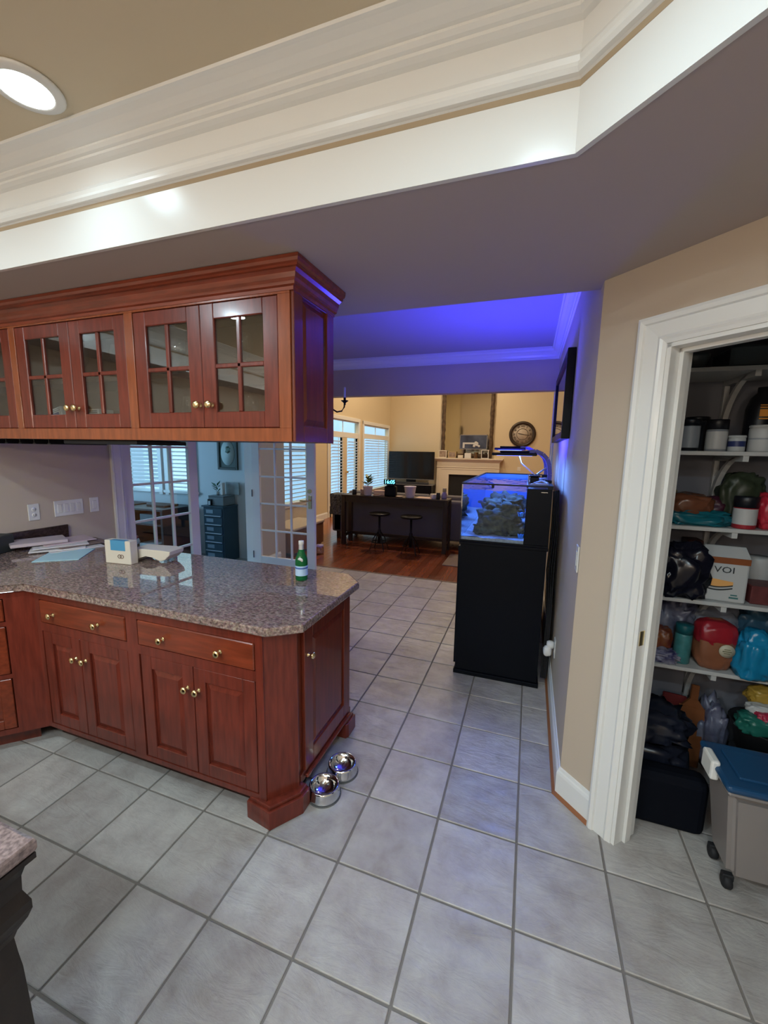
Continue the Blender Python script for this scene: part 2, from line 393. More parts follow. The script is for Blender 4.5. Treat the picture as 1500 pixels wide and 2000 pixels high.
# office
struct('floor_office', G().box(-4.7, -1.17, 0.4, 3.95, -0.1, 0), mat('pale_office_floor', (0.45, 0.45, 0.46), 0.35, var=0.2, vscale=2))
struct('ceiling_office', G().box(-4.7, -1.17, 0.4, 3.95, 2.70, 2.80), CEILW)
WA, WB = (-3.80, -3.18), (-2.98, -2.50)
ow = G(); ow.box(-4.7, WA[0], 3.945, 3.985, 0, 2.7).box(WA[1], WB[0], 3.945, 3.985, 0, 2.7).box(WB[1], -1.17, 3.945, 3.985, 0, 2.7)
for a, b in (WA, WB): ow.box(a, b, 3.945, 3.985, 0, 0.95).box(a, b, 3.945, 3.985, 2.42, 2.7)
struct('wall_office_rear', ow, OFFW)
struct('wall_office_far', G().box(-4.8, -4.7, 0.4, 4.0, 0, 2.7), OFFW)
struct('wall_office_front', G().box(-4.7, -1.17, 0.3, 0.4, 0, 2.7), OFFW)
# outer wall of great room with openings
XG = -2.2
gops = [(5.62, 6.92, 0.55, 2.35), (7.80, 9.56, 0.0, 2.36), (9.94, 12.06, 0.46, 2.34)]
gw = G(); y = 4.09
for a, b, z0, z1 in gops:
    gw.box(XG-0.12, XG, y, a, 0, 5.1)
    if z0 > 0: gw.box(XG-0.12, XG, a, b, 0, z0)
    gw.box(XG-0.12, XG, a, b, z1, 5.1); y = b
gw.box(XG-0.12, XG, y, 12.3, 0, 5.1)
struct('wall_great_room_left', gw, GREATW)

# ceilings ---------------------------------------------------------------
A_, B_, C_, D_, E_ = (-0.75, 0.215), (2.335, 0.215), (3.0, -0.45), (3.0, -3.2), (-0.75, -3.2)
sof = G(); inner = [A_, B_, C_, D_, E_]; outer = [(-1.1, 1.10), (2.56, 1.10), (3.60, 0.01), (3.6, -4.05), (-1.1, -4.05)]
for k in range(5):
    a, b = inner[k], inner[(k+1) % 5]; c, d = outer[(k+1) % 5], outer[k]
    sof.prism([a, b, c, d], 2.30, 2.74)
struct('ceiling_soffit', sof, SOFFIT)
trayc = struct('ceiling_tray', G().box(-0.9, 3.1, -3.3, 0.3, 2.62, 2.72), TRAYC)
struct('ceiling', G().box(-1.1, 2.6, 1.10, YH, 2.74, 2.84), CEILW)
# tray frieze + crown
prof = [(0.0, 2.2985), (0.014, 2.2985), (0.014, 2.447), (0.020, 2.450), (0.030, 2.452), (0.036, 2.460), (0.036, 2.468), (0.026, 2.474), (0.030, 2.486),
        (0.022, 2.500), (0.022, 2.556), (0.034, 2.560), (0.046, 2.566), (0.046, 2.574), (0.054, 2.577), (0.062, 2.584), (0.062, 2.590),
        (0.070, 2.592), (0.084, 2.598), (0.100, 2.606), (0.118, 2.612), (0.128, 2.614), (0.132, 2.622), (0.0, 2.622)]
struct('trim_10', G().sweep([E_, A_, B_, C_, D_], [(0.0, 2.434), (0.0148, 2.434), (0.0148, 2.4505), (0.0, 2.4505)], side=-1), mat('tan_line', (0.36, 0.27, 0.17), 0.7))  # narrow tan strip between frieze and crown
struct('trim_2', G().sweep([E_, A_, B_, C_, D_], prof, side=-1), WHITE)
cprof = [(0, 2.625), (0.012, 2.625), (0.014, 2.645), (0.022, 2.650), (0.030, 2.668), (0.052, 2.690), (0.072, 2.700), (0.078, 2.715), (0.088, 2.720), (0.09, 2.74), (0, 2.74)]
struct('trim_3', G().sweep([(XL, 1.10), (XL, YH), (XR, YH), (XR, 1.10)], cprof, side=-1), WHITE)
# ceiling cans
for k, (x, y) in enumerate(CANS):
    if k > 1: continue
    th = thing('recessed_ceiling_light', 'round recessed downlight glowing white in the tan tray ceiling, top left' if k == 0 else 'round recessed downlight near the angled corner of the tray ceiling', 'ceiling light', (x, y, 2.62))
    obj('trim_ring', G().lathe([(0.062, 2.6185), (0.092, 2.6185), (0.094, 2.615), (0.088, 2.610), (0.070, 2.607), (0.066, 2.608), (0.062, 2.6185)], (x, y, 0), 32, caps=False), PLASTW, th)
    obj('lens', G().lathe([(0.0, 2.606), (0.05, 2.6065), (0.068, 2.609), (0.068, 2.614), (0.0, 2.614)], (x, y, 0), 32), mat('lit_lens', (1, 1, 1), 0.4, emit=(0.85, 0.97, 1.0), estr=6.0), th)

# baseboards -------------------------------------------------------------
bprof = [(0, 0), (0.032, 0.0), (0.032, 0.006), (0.024, 0.016), (0.016, 0.020), (0.016, 0.110), (0.013, 0.122), (0.008, 0.128), (0.006, 0.140), (0, 0.142)]
e1 = (CB[0]+(UO0-0.098)*R2, CB[1]-(UO0-0.098)*R2)
WOODQ = mat('stained_shoe_mould', (0.30, 0.12, 0.05), 0.4)
bp = [(0, 0.0), (0.016, 0.0), (0.016, 0.110), (0.013, 0.122), (0.008, 0.128), (0.006, 0.140), (0, 0.142)]
struct('baseboard_right', G().sweep([(XR, YH), CB, e1], bp, side=-1), WHITE)
struct('trim_4', G().sweep([(XR-0.0, YH), CB, e1], [(0.016, 0), (0.030, 0), (0.028, 0.008), (0.016, 0.014)], side=-1), WOODQ)
struct('baseboard_left', G().sweep([(XL, YH), (XL, YD1+0.11)], bp, side=1), WHITE)
struct('baseboard_great_room', G().sweep([(-2.2, 4.1), (-2.2, 7.7)], bp, side=-1), WHITE)
# pantry door casing and jamb
cas = [(0.0, 0.0), (0.0, -0.028), (0.010, -0.032), (0.022, -0.028), (0.026, -0.020), (0.070, -0.016), (0.078, -0.019), (0.086, -0.014), (0.098, -0.010), (0.098, 0.0)]
# casing plane: local (u, z, -y) ; build with a matrix mapping (u,v,w)->(u, w, v)
SW = Matrix(((1, 0, 0, 0), (0, 0, 1, 0), (0, 1, 0, 0), (0, 0, 0, 1)))
o0, o1, oz = UO0-0.098, UO1+0.098, ZO+0.098
struct('trim_5', G(PM@SW).sweep([(o0, 0), (o0, oz), (o1, oz), (o1, 0)], cas, side=-1), WHITE)
jb = G(PM); jb.box(UO0-0.004, UO0+0.014, -0.004, 0.125, 0, ZO).box(UO1-0.014, UO1+0.004, -0.004, 0.125, 0, ZO).box(UO0, UO1, -0.004, 0.125, ZO-0.014, ZO+0.004)
jb.box(UO0+0.014, UO0+0.028, 0.045, 0.082, 0, ZO-0.014, 0.002).box(UO1-0.028, UO1-0.014, 0.045, 0.082, 0, ZO-0.014, 0.002).box(UO0+0.014, UO1-0.014, 0.045, 0.082, ZO-0.028, ZO-0.014, 0.002)
jamb = struct('door_3', jb, WHITE)
obj('strike_plate', G(PM).box(UO0+0.0135, UO0+0.0165, 0.006, 0.034, 0.885, 0.945, 0.001), BRASS, jamb, label='brass strike plate')
# inside casing of the pantry side is hidden

# french door casing + leaves
fcas = [(0.0, 0.0), (0.0, 0.022), (0.012, 0.026), (0.024, 0.018), (0.075, 0.014), (0.088, 0.016), (0.096, 0.010), (0.10, 0.0)]
MX = Matrix(((0, 0, 1, XL), (1, 0, 0, 0), (0, 1, 0, 0), (0, 0, 0, 1)))     # (u,v,w)->(XL+w, u, v)
struct('trim_6', G(MX).sweep([(YD0-0.10, 0), (YD0-0.10, ZD+0.10), (YD1+0.10, ZD+0.10), (YD1+0.10, 0)], fcas, side=-1), WHITE)
struct('trim_7', G().box(XL-0.13, XL+0.005, YD0-0.01, YD0+0.012, 0, ZD).box(XL-0.13, XL+0.005, YD1-0.012, YD1+0.01, 0, ZD).box(XL-0.13, XL+0.005, YD0, YD1, ZD-0.012, ZD+0.01), WHITE)
def leaf(name, o, ang, W, knob):
    """leaf hinged at o; local x from hinge to free edge"""
    M = wallM(o, (cos(ang), sin(ang), 0)); H = 2.07; st = 0.112; br = 0.235; tr = 0.115; z0 = 0.012
    gx0, gx1, gz0, gz1 = st, W-st, br, H-tr
    g = G(M); T = 0.020
    g.box(0, gx0, -T, T, z0, H, 0.002).box(gx1, W, -T, T, z0, H, 0.002).box(gx0, gx1, -T, T, z0, gz0, 0.002).box(gx0, gx1, -T, T, gz1, H, 0.002)
    mw = 0.011; cols, rows = 3, 5
    cw = (gx1-gx0)/cols; rh = (gz1-gz0)/rows
    for c in range(1, cols): g.box(gx0+c*cw-mw, gx0+c*cw+mw, -0.015, 0.015, gz0, gz1, 0.003)
    for r in range(1, rows): g.box(gx0, gx1, -0.013, 0.013, gz0+r*rh-mw, gz0+r*rh+mw, 0.003)
    d = struct(name, g, WHITE)
    for c in range(cols):
        for r in range(rows):
            obj('pane', G(M).box(gx0+c*cw+mw*0.6, gx0+(c+1)*cw-mw*0.6, -0.002, 0.002, gz0+r*rh+mw*0.6, gz0+(r+1)*rh-mw*0.6), PGLASS, d)
    if knob:
        for s in (-1, 1):
            h = G(M); x = W-0.06
            h.box(x-0.024, x+0.024, s*T, s*(T+0.008), 0.90, 1.06, 0.004)
            h.tube([(x, s*T, 1.0), (x, s*(T+0.045), 1.0), (x-0.02, s*(T+0.052), 1.0), (x-0.11, s*(T+0.05), 0.998)], 0.009)
            h.tube([(x, s*T, 1.115), (x, s*(T+0.018), 1.115)], 0.026, 14)
            obj('lever_handle', h, BRASS, d, label='brass lever handle and deadbolt')
    return d
leaf('door_1', (XL-0.06, YD0+0.015, 0), radians(90), 0.885, False)
leaf('door_2', (XL+0.01, YD1-0.03, 0), radians(-1), 0.905, True)
hg = G()
for z in (0.25, 1.05, 1.85): hg.tube([(XL+0.006, YD1-0.052, z-0.045), (XL+0.006, YD1-0.052, z+0.045)], 0.008)
struct('trim_8', hg, mat('hinge_steel', (0.16, 0.17, 0.19), 0.4, 0.8))

# ---------------------------------------------------------------- windows of office / great room
LOUV = mat('white_louver', (0.78, 0.80, 0.80), 0.5)
def louvers(g, a, b, z0, z1, place, step=0.075, w=0.052, tilt=0.45):
    n = int((z1-z0)/step)
    for k in range(n):
        z = z0+(k+0.5)*step; dz = w/2*sin(tilt); dw = w/2*cos(tilt)
        p = [(a, -dw, z-dz), (b, -dw, z-dz), (b, dw, z+dz), (a, dw, z+dz)]
        q = [(u, v, zz+0.005) for u, v, zz in p]
        g.frustum([place(*t) for t in p], [place(*t) for t in q])
def gwin(idx, a, b, z0, z1, tz, panels, wood=WHITE, step=0.075, blind=False):
    pl = lambda u, v, z: (XG+0.03+v, u, z)
    f = G(); t = 0.09
    # casing
    f.box(XG, XG+0.022, a-t, a, z0, z1+t, 0.004).box(XG, XG+0.022, b, b+t, z0, z1+t, 0.004).box(XG, XG+0.026, a-t, b+t, z1, z1+t, 0.004)
    if z0 > 0.1: f.box(XG, XG+0.045, a-t-0.02, b+t+0.02, z0-0.03, z0, 0.006).box(XG, XG+0.02, a-t, b+t, z0-0.10, z0-0.03, 0.004)
    if tz: f.box(XG-0.10, XG+0.01, a, b, tz[0]-0.14, tz[0], 0.004).box(XG-0.10, XG-0.02, a, b, tz[1], z1)
    for (p0, p1) in panels:
        f.box(XG-0.06, XG+0.0, p0-0.05, p0, z0, (tz[0]-0.13 if tz else z1)).box(XG-0.06, XG+0.0, p1, p1+0.05, z0, (tz[0]-0.13 if tz else z1))
    o = struct('window_%d' % idx, f, wood)
    obj('pane', G().box(XG-0.085, XG-0.080, a, b, z0, z1), PGLASS, o)
    if tz:
        mb = G(); n = 2
        mb.box(XG-0.07, XG-0.05, (a+b)/2-0.012, (a+b)/2+0.012, tz[0], tz[1]); obj('transom_muntin', mb, WHITE, o)
    for p0, p1 in panels:
        lg = G(); top = (tz[0]-0.15 if tz else z1-0.05)
        louvers(lg, p0+0.005, p1-0.005, z0+(0.28 if z0 < 0.1 else 0.04), top, pl if not blind else (lambda u, v, z: (XG-0.02+v*0.7, u, z)), step)
        if not blind: lg.box(XG+0.05, XG+0.06, (p0+p1)/2-0.006, (p0+p1)/2+0.006, z0+0.3, top)
        obj('shutter_slats' if not blind else 'blind_slats', lg, LOUV, o, kind='stuff')
    return o
gwin(1, 5.62, 6.92, 0.55, 2.35, None, [(5.66, 6.88)], step=0.085, blind=True)
d4 = gwin(2, 7.80, 9.56, 0.0, 2.36, (2.06, 2.33), [(7.88, 8.52), (8.80, 9.48)])
obj('door_stiles', G().box(XG-0.05, XG+0.01, 8.52, 8.80, 0, 1.93).box(XG-0.05, XG+0.01, 7.8, 7.88, 0, 1.93).box(XG-0.05, XG+0.01, 9.48, 9.56, 0, 1.93).box(XG-0.05, XG+0.01, 7.8, 9.56, 0, 0.27), GREATW, d4)
obj('door_knob', G().tube([(XG+0.01, 8.74, 1.05), (XG+0.07, 8.74, 1.05)], 0.03, 12), BRASS, d4)
gwin(3, 9.94, 12.06, 0.46, 2.34, (2.08, 2.30), [(9.99, 12.01)])
for i, (a, b) in enumerate((WA, WB)):
    f = G(); z0, z1 = 0.95, 2.42
    f.box(a-0.07, a, 3.92, 3.945, z0-0.07, z1+0.07).box(b, b+0.07, 3.92, 3.945, z0-0.07, z1+0.07).box(a, b, 3.92, 3.945, z1, z1+0.07).box(a-0.09, b+0.09, 3.90, 3.945, z0-0.04, z0)
    f.box(a, b, 3.955, 3.975, 1.66, 1.70)
    o = struct('window_%d' % (4+i), f, WHITE)
    obj('pane', G().box(a, b, 3.972, 3.976, z0, z1), PGLASS, o)
    lg = G(); louvers(lg, a+0.01, b-0.01, z0+0.02, 1.64, lambda u, v, z: (u, 3.945+v*0.5, z), 0.06, 0.05, 0.9 if i == 0 else 0.3)
    obj('blind_slats', lg, LOUV, o, kind='stuff')
# ================================================================ kitchen cabinets
KN = [(0.0, 0), (0.011, 0.0), (0.011, 0.003), (0.0065, 0.006), (0.0055, 0.016), (0.009, 0.019), (0.0155, 0.022), (0.017, 0.026), (0.0145, 0.031), (0.008, 0.034), (0.0, 0.0345)]
def knob(M, x, z, y, parent):
    g = G(M); g.lathe([(r, -q) for r, q in KN], (x, y, z), 16, 'Y', caps=False)
    return obj('knob', g, BRASS, parent, label='brass knob')
def raised(g, x0, x1, z0, z1, y, t=0.02, st=0.062):
    """raised-panel front facing local -y, its face at y-t"""
    f = y-t
    g.box(x0, x0+st, f, y, z0, z1, 0.0025).box(x1-st, x1, f, y, z0, z1, 0.0025).box(x0+st, x1-st, f, y, z0, z0+st, 0.0025).box(x0+st, x1-st, f, y, z1-st, z1, 0.0025)
    a, b, c, d = x0+st, x1-st, z0+st, z1-st; r = f+0.012; k = 0.028
    g.box(a, b, r, y, c, d)
    g.frustum([(a+0.006, r, c+0.006), (b-0.006, r, c+0.006), (b-0.006, r, d-0.006), (a+0.006, r, d-0.006)],
              [(a+k, f+0.003, c+k), (b-k, f+0.003, c+k), (b-k, f+0.003, d-k), (a+k, f+0.003, d-k)])
# --- peninsula base cabinet: face at Y=0.40
pen = thing('base_cabinet', 'cherry wood peninsula base cabinet with two drawers and four doors under the granite top', 'cabinet', (0.6, 0.75, 0))
YF, X0, X1, XE = 0.400, -0.11, 1.262, 1.372
EY0, EY1 = 0.535, 1.06
c = G(); c.prism([(-1.04, YF), (X1, YF), (XE, EY0-0.02), (XE, EY1), (-1.04, EY1)], 0.095, 0.874)
obj('carcass', c, CHERRYP, pen)
c = G(); c.prism([(X0-0.02, YF+0.06), (X1, YF+0.06), (XE-0.06, EY0), (XE-0.06, EY1-0.02), (X0-0.02, EY1-0.02)], 0, 0.095)
obj('toe_kick', c, mat('dark_toe_kick', (0.05, 0.018, 0.012), 0.6), pen)
# face frame (proud 3 mm)
f = G(); y0, y1 = YF-0.018, YF+0.002
f.box(X0, X0+0.04, y0, y1, 0.10, 0.874).box(0.54, 0.61, y0, y1, 0.10, 0.874).box(1.262, 1.30, y0, y1, 0.10, 0.874, 0.001)
for a_, b_ in ((X0+0.04, 0.54), (0.61, 1.262)): f.box(a_, b_, y0, y1, 0.825, 0.874).box(a_, b_, y0, y1, 0.655, 0.70).box(a_, b_, y0, y1, 0.10, 0.125)
obj('face_frame', f, CHERRY, pen)
for (a, b) in ((-0.065, 0.535), (0.615, 1.258)):
    g = G(); g.box(a, b, YF-0.022, YF+0.01, 0.703, 0.822, 0.004)
    dr = obj('drawer', g, CHERRYH, pen)
    w_ = b-a
    knob(None, a+w_*(0.17 if a < 0 else 0.24), 0.757, YF-0.022, dr); knob(None, a+w_*(0.70 if a < 0 else 0.735), 0.757, YF-0.022, dr)
for (a, b, kx) in ((-0.065, 0.205, 0.172), (0.209, 0.535, 0.24), (0.618, 0.925, 0.893), (0.930, 1.256, 0.955)):
    g = G(); raised(g, a, b, 0.128, 0.652, YF, 0.0165)
    dr = obj('door', g, CHERRY, pen); knob(None, kx, 0.545, YF-0.0165, dr)
# angled corner post
MP = wallM((1.290, YF-0.016, 0), (0.0960, 0.124, 0)); L_ = math.hypot(0.096, 0.124)
g = G(MP); g.box(0.0, L_, -0.004, 0.03, 0.095, 0.874, 0.003)
obj('corner_post', g, CHERRY, pen)
# end panel facing +X with a door
ME = wallM((XE, 0, 0), (0, 1, 0))
g = G(ME); raised(g, 0.56, 1.05, 0.135, 0.845, 0.0, 0.018, 0.075)
ed = obj('door', g, CHERRYP, pen); knob(ME, 0.592, 0.698, -0.018, ed)
g = G(ME); g.box(0.525, 1.075, -0.012, 0.01, 0.845, 0.874).box(0.525, 1.075, -0.012, 0.01, 0.095, 0.135)
obj('end_rail', g, CHERRY, pen, kind='stuff')
obj('end_ledge', G(ME).box(0.56, 1.05, -0.030, -0.0125, 0.100, 0.118, 0.004), CHERRY, pen)
# bracket feet
g = G(); ft = [(1.205, 0.50), (1.205, 0.372), (1.335, 0.350), (1.425, 0.475), (1.425, 0.535), (1.34, 0.55)]
g.prism(ft, 0.0, 0.085, 0.003)
ft2 = [(1.215, 0.49), (1.215, 0.380), (1.330, 0.362), (1.412, 0.478), (1.412, 0.53), (1.34, 0.54)]
g.prism(ft2, 0.085, 0.102, 0.004); obj('foot', g, CHERRY, pen)
g = G(); g.prism([(1.30, 0.98), (1.40, 0.98), (1.41, 1.0), (1.41, 1.09), (1.30, 1.09)], 0.0, 0.085, 0.004).prism([(1.30, 0.985), (1.395, 0.985), (1.40, 1.0), (1.40, 1.08), (1.30, 1.08)], 0.085, 0.10, 0.003)
obj('foot', g, CHERRY, pen)
# --- diagonal corner cabinet
DG = thing('base_cabinet', 'cherry wood angled corner base cabinet with a stack of drawers at the left edge', 'cabinet', (-0.45, 0.2, 0))
MD = wallM((-0.112, 0.398, 0), (-R2, -R2, 0))     # x along to the lower left ; normal check
def MDf():
    # local x runs from the far left end to the peninsula corner so that -y faces the kitchen
    L = 0.90; o = (-0.112-L*R2, 0.398-L*R2, 0); return wallM(o, (R2, R2, 0)), L
MD, LD = MDf()
g = G(); g.prism([(-0.118, 0.397), (-0.748, -0.236), (-1.04, -0.236), (-1.04, 0.397)], 0.095, 0.874).prism([(-0.20, 0.395), (-0.75, -0.15), (-1.04, -0.15), (-1.04, 0.395)], 0, 0.095); obj('carcass', g, CHERRYP, DG)
g = G(MD); g.box(0, LD, -0.018, 0.0, 0.095, 0.125).box(0, LD, -0.018, 0, 0.84, 0.874).box(LD-0.13, LD, -0.018, 0.0, 0.1251, 0.8399).box(0, 0.05, -0.018, 0, 0.1251, 0.8399)
for z in (0.705, 0.42): g.box(0.0501, LD-0.1301, -0.018, 0.0, z-0.012, z+0.012)
obj('face_frame', g, CHERRY, DG)
for z0, z1 in ((0.72, 0.835), (0.435, 0.69), (0.13, 0.405)):
    g = G(MD)
    if z0 > 0.7: g.box(0.055, LD-0.135, -0.022, 0, z0, z1, 0.004)
    else: raised(g, 0.055, LD-0.135, z0, z1, 0, 0.022, 0.05)
    d = obj('drawer', g, CHERRYH, DG); knob(MD, LD-0.30, (z0+z1)/2+0.02, -0.022, d); knob(MD, 0.22, (z0+z1)/2+0.02, -0.022, d)
# --- countertop
top = G(); cp = [(-1.045, 1.145), (-1.045, -0.60), (-0.83, -0.39), (-0.118, 0.352), (1.338, 0.352), (1.456, 0.442), (1.456, 1.022), (1.343, 1.145)]
top.prism(cp, 0.876, 0.914, 0.007)
obj('countertop', top, GRANITE, None, 'brown speckled granite countertop with clipped corners over the cherry base cabinets', 'countertop')
obj('backsplash', G().box(-1.048, -1.028, -0.2, 1.17, 0.915, 1.014, 0.002), mat('dark_granite', (0.06, 0.035, 0.03), 0.2, var=0.6, vscale=60), None, 'low dark brown stone backsplash strip along the beige wall behind the mail', 'backsplash')

# --- upper glass cabinet: face Y=.48, X up to 1.395, z 1.642..2.21 + crown
up = thing('wall_cabinet', 'cherry wood hanging cabinet with paned glass doors above the granite peninsula', 'cabinet', (0.2, 0.65, 1.64))
UX0, UX1, UY0, UY1, UZ0, UZ1 = -1.045, 1.394, 0.485, 0.815, 1.644, 2.262
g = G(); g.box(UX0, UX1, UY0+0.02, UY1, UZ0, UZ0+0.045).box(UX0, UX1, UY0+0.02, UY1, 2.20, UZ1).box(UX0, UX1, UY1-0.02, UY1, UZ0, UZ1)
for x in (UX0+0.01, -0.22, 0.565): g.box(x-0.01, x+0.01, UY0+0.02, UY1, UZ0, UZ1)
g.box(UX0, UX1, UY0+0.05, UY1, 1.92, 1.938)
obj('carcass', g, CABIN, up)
g = G(); y0, y1 = UY0-0.007, UY0+0.02
g.box(UX0, UX1, y0, y1, UZ0, 1.697, 0.001).box(UX0, UX1, y0, y1, 2.192, UZ1, 0.001)
for a, b in ((-0.248, -0.203), (0.548, 0.597), (1.340, 1.394), (UX0, UX0+0.04)): g.box(a, b, y0, y1, 1.697, 2.192, 0.001)
obj('face_frame', g, CHERRYF, up)
MU = wallM((UX1, 0, 0), (0, 1, 0))
g = G(MU); raised(g, UY0-0.001, UY1, UZ0, UZ1, 0.0, 0.014, 0.065); obj('end_panel', g, CHERRYP, up)
crn = [(0, 2.200), (0.006, 2.200), (0.008, 2.212), (0.018, 2.216), (0.020, 2.226), (0.026, 2.236), (0.030, 2.252), (0.040, 2.262), (0.048, 2.264), (0.048, 2.272), (0.056, 2.276), (0.060, 2.286), (0.060, 2.298), (0, 2.298)]
obj('crown_moulding', G().sweep([(UX0, UY0-0.004), (UX1+0.012, UY0-0.004), (UX1+0.012, UY1)], crn, side=-1), CHERRYH, up)
def gdoor(a, b, kx):
    z0, z1 = 1.699, 2.190; g = G(); f, y = UY0-0.005, UY0+0.013; st = 0.068
    L0 = st; 
    g.box(a, a+L0, f, y, z0, z1, 0.003).box(b-L0, b, f, y, z0, z1, 0.003).box(a+L0, b-L0, f, y, z0, z0+0.065, 0.003).box(a+L0, b-L0, f, y, z1-0.06, z1, 0.003)
    xm, zm = (a+b)/2, (z0+0.065+z1-0.06)/2
    g.box(xm-0.009, xm+0.009, f+0.002, y, z0+0.065, z1-0.06, 0.003).box(a+L0, b-L0, f+0.002, y, zm-0.009, zm+0.009, 0.003)
    d = obj('door', g, CHERRY, up)
    for p, q in ((a+L0, xm-0.006), (xm+0.006, b-L0)):
        for r, s in ((z0+0.065, zm-0.006), (zm+0.006, z1-0.06)): obj('pane', G().box(p, q, y-0.008, y-0.005, r, s), CGLASS, d)
    knob(None, kx, 1.792, f, d)
gdoor(0.599, 0.965, 0.950); gdoor(0.967, 1.338, 1.012)
gdoor(-0.201, 0.184, 0.166); gdoor(0.188, 0.546, 0.215)
gdoor(-1.003, -0.628, -0.66); gdoor(-0.624, -0.250, -0.59)
# under cabinet strip and stemware rack
g = G(); g.box(0.05, 0.545, 0.50, 0.80, 1.622, 1.643, 0.004)
obj('under_cabinet_lamp', g, BLACKM, None, 'flat black lamp housing mounted under the hanging cherry cabinet', 'lamp')
rk = thing('stemware_rack', 'dark metal stemware rack under the left half of the hanging cherry cabinet', 'rack', (-0.45, 0.65, 1.64))
for k in range(9):
    x = -0.98+k*0.115
    g = G(); g.box(x-0.012, x+0.012, 0.50, 0.80, 1.618, 1.624, 0.001).box(x-0.003, x+0.003, 0.50, 0.80, 1.624, 1.643); obj('rail', g, IRON, rk)

# glasses and bowls inside the hanging cabinet
def stem(x, y, z, k, lab, grp, s=1.0):
    g = G(); P = [(0.032, 0), (0.032, 0.003), (0.006, 0.008), (0.004, 0.06), (0.012, 0.075), (0.032, 0.10), (0.036, 0.125), (0.030, 0.165)]
    g.lathe([(r*s, q*s) for r, q in P], (x, y, z), 14, caps=False); return obj('wine_glass', g, CLEAR, None, lab, 'glass', grp)
wg = 'wine glasses inside the hanging cabinet'
spots = [(0.70, 0.62, 1.939), (0.79, 0.70, 1.939), (0.88, 0.62, 1.939), (1.08, 0.62, 1.939), (1.17, 0.70, 1.939), (1.25, 0.62, 1.939),
         (0.72, 0.66, 1.69), (0.86, 0.64, 1.69), (1.07, 0.66, 1.69), (0.32, 0.62, 1.939), (0.45, 0.66, 1.939), (0.46, 0.70, 1.69), (-0.05, 0.65, 1.939), (0.06, 0.62, 1.939)]
st0 = None
for x, y, z in spots:
    doorn = 'rightmost' if x > 0.98 else 'second' if x > 0.58 else 'third' if x > 0.19 else 'fourth'
    row = 'upper' if z > 1.8 else 'lower'; k_ = sum(1 for a_, b_, c_ in spots if c_ == z and (a_ > 0.98) == (x > 0.98) and (a_ > 0.58) == (x > 0.58) and (a_ > 0.19) == (x > 0.19) and a_ < x-1e-6)
    lab = 'clear stemmed glass, %s, %s shelf behind the %s glass door from the right' % (('left', 'middle', 'right')[k_], row, doorn)
    g_ = wg
    if st0 is None: st0 = stem(0, 0, 0, 0, lab, g_); st0.location = (x, y, z)
    else:
        c = st0.copy(); COL.objects.link(c); c.location = (x, y, z); c['label'] = lab; c['group'] = g_
g = G(); g.lathe([(0.03, 0), (0.035, 0.004), (0.075, 0.05), (0.085, 0.085), (0.080, 0.085), (0.07, 0.05), (0.03, 0.01), (0, 0.01)], (1.19, 0.66, 1.69), 24); obj('serving_bowl', g, mat('grey_glaze', (0.25, 0.26, 0.30), 0.2), None, 'grey glazed bowl on the lower shelf behind the rightmost glass door', 'bowl')
g = G(); g.lathe([(0.05, 0), (0.055, 0.11), (0.05, 0.115), (0, 0.115)], (0.455, 0.60, 1.69), 20); obj('storage_tin', g, mat('blue_tin', (0.12, 0.17, 0.26), 0.35), None, 'blue-grey round tin at the bottom of the second glass cabinet pair', 'tin')
g = G(); g.lathe([(0.045, 0), (0.05, 0.12), (0.045, 0.125), (0, 0.125)], (0.33, 0.70, 1.939), 20); obj('storage_tin', g, mat('brown_tin', (0.06, 0.035, 0.035), 0.35), None, 'dark brown round tin on the upper shelf of the second glass cabinet pair', 'tin')
NAVY = mat('navy_print', (0.02, 0.05, 0.20), 0.5)
def pbox(x, z, rot, lab):
    M = Matrix.Translation((x, 0.57, z)) @ Matrix.Rotation(rot, 4, 'Y')
    t = thing('gift_box', lab, 'box', (x, 0.57, z))
    obj('carton', G(M).box(-0.05, 0.05, -0.03, 0.05, 0, 0.105, 0.003), PLASTW, t)
    obj('print', G(M).box(-0.018, 0.030, -0.0312, -0.030, 0.018, 0.08), NAVY, t)
    obj('print_line', G(M).box(-0.04, 0.04, -0.0312, -0.030, 0.085, 0.089).box(-0.04, 0.04, -0.0312, -0.030, 0.094, 0.097), mat('grey_print', (0.25, 0.25, 0.27), 0.6), t)
pbox(-0.035, 1.700, radians(-14), 'small white box with navy print, tilted, behind the second glass door pair'); pbox(0.212, 1.69, 0, 'small white box with navy print standing straight behind the paned glass door')

# --- things on the counter
CT = 0.9145
GREEN = mat('green_bottle_glass', (0.01, 0.22, 0.06), 0.06, trans=0.55, ior=1.4)
bt = thing('water_bottle', 'green glass mineral water bottle with pale label near the counter end', 'bottle', (1.149, 0.945, CT))
bc = (1.149, 0.945, CT)
obj('body', G().lathe([(0.0, 0), (0.030, 0.0), (0.033, 0.005), (0.033, 0.105), (0.031, 0.120), (0.020, 0.150), (0.0135, 0.170), (0.012, 0.195), (0, 0.195)], bc, 24), GREEN, bt)
obj('label_band', G().lathe([(0.0335, 0.028), (0.0335, 0.082)], bc, 24, caps=False), mat('pale_blue_label', (0.45, 0.62, 0.82), 0.5), bt)
obj('label_stripe', G().lathe([(0.0338, 0.066), (0.0338, 0.074)], bc, 24, caps=False), mat('deep_blue_print', (0.05, 0.12, 0.40), 0.5), bt)
Mo = Matrix.Translation((bc[0]+0.012, bc[1]-0.0285, bc[2]+0.118)) @ Matrix.Rotation(radians(20), 4, 'X')
obj('neck_oval', G(Mo@Matrix.Diagonal((1.1, 1, 1, 1))).lathe([(0, 0), (0.014, 0), (0.014, -0.003), (0, -0.003)], (0, 0, 0), 18, 'Y'), PLASTW, bt)
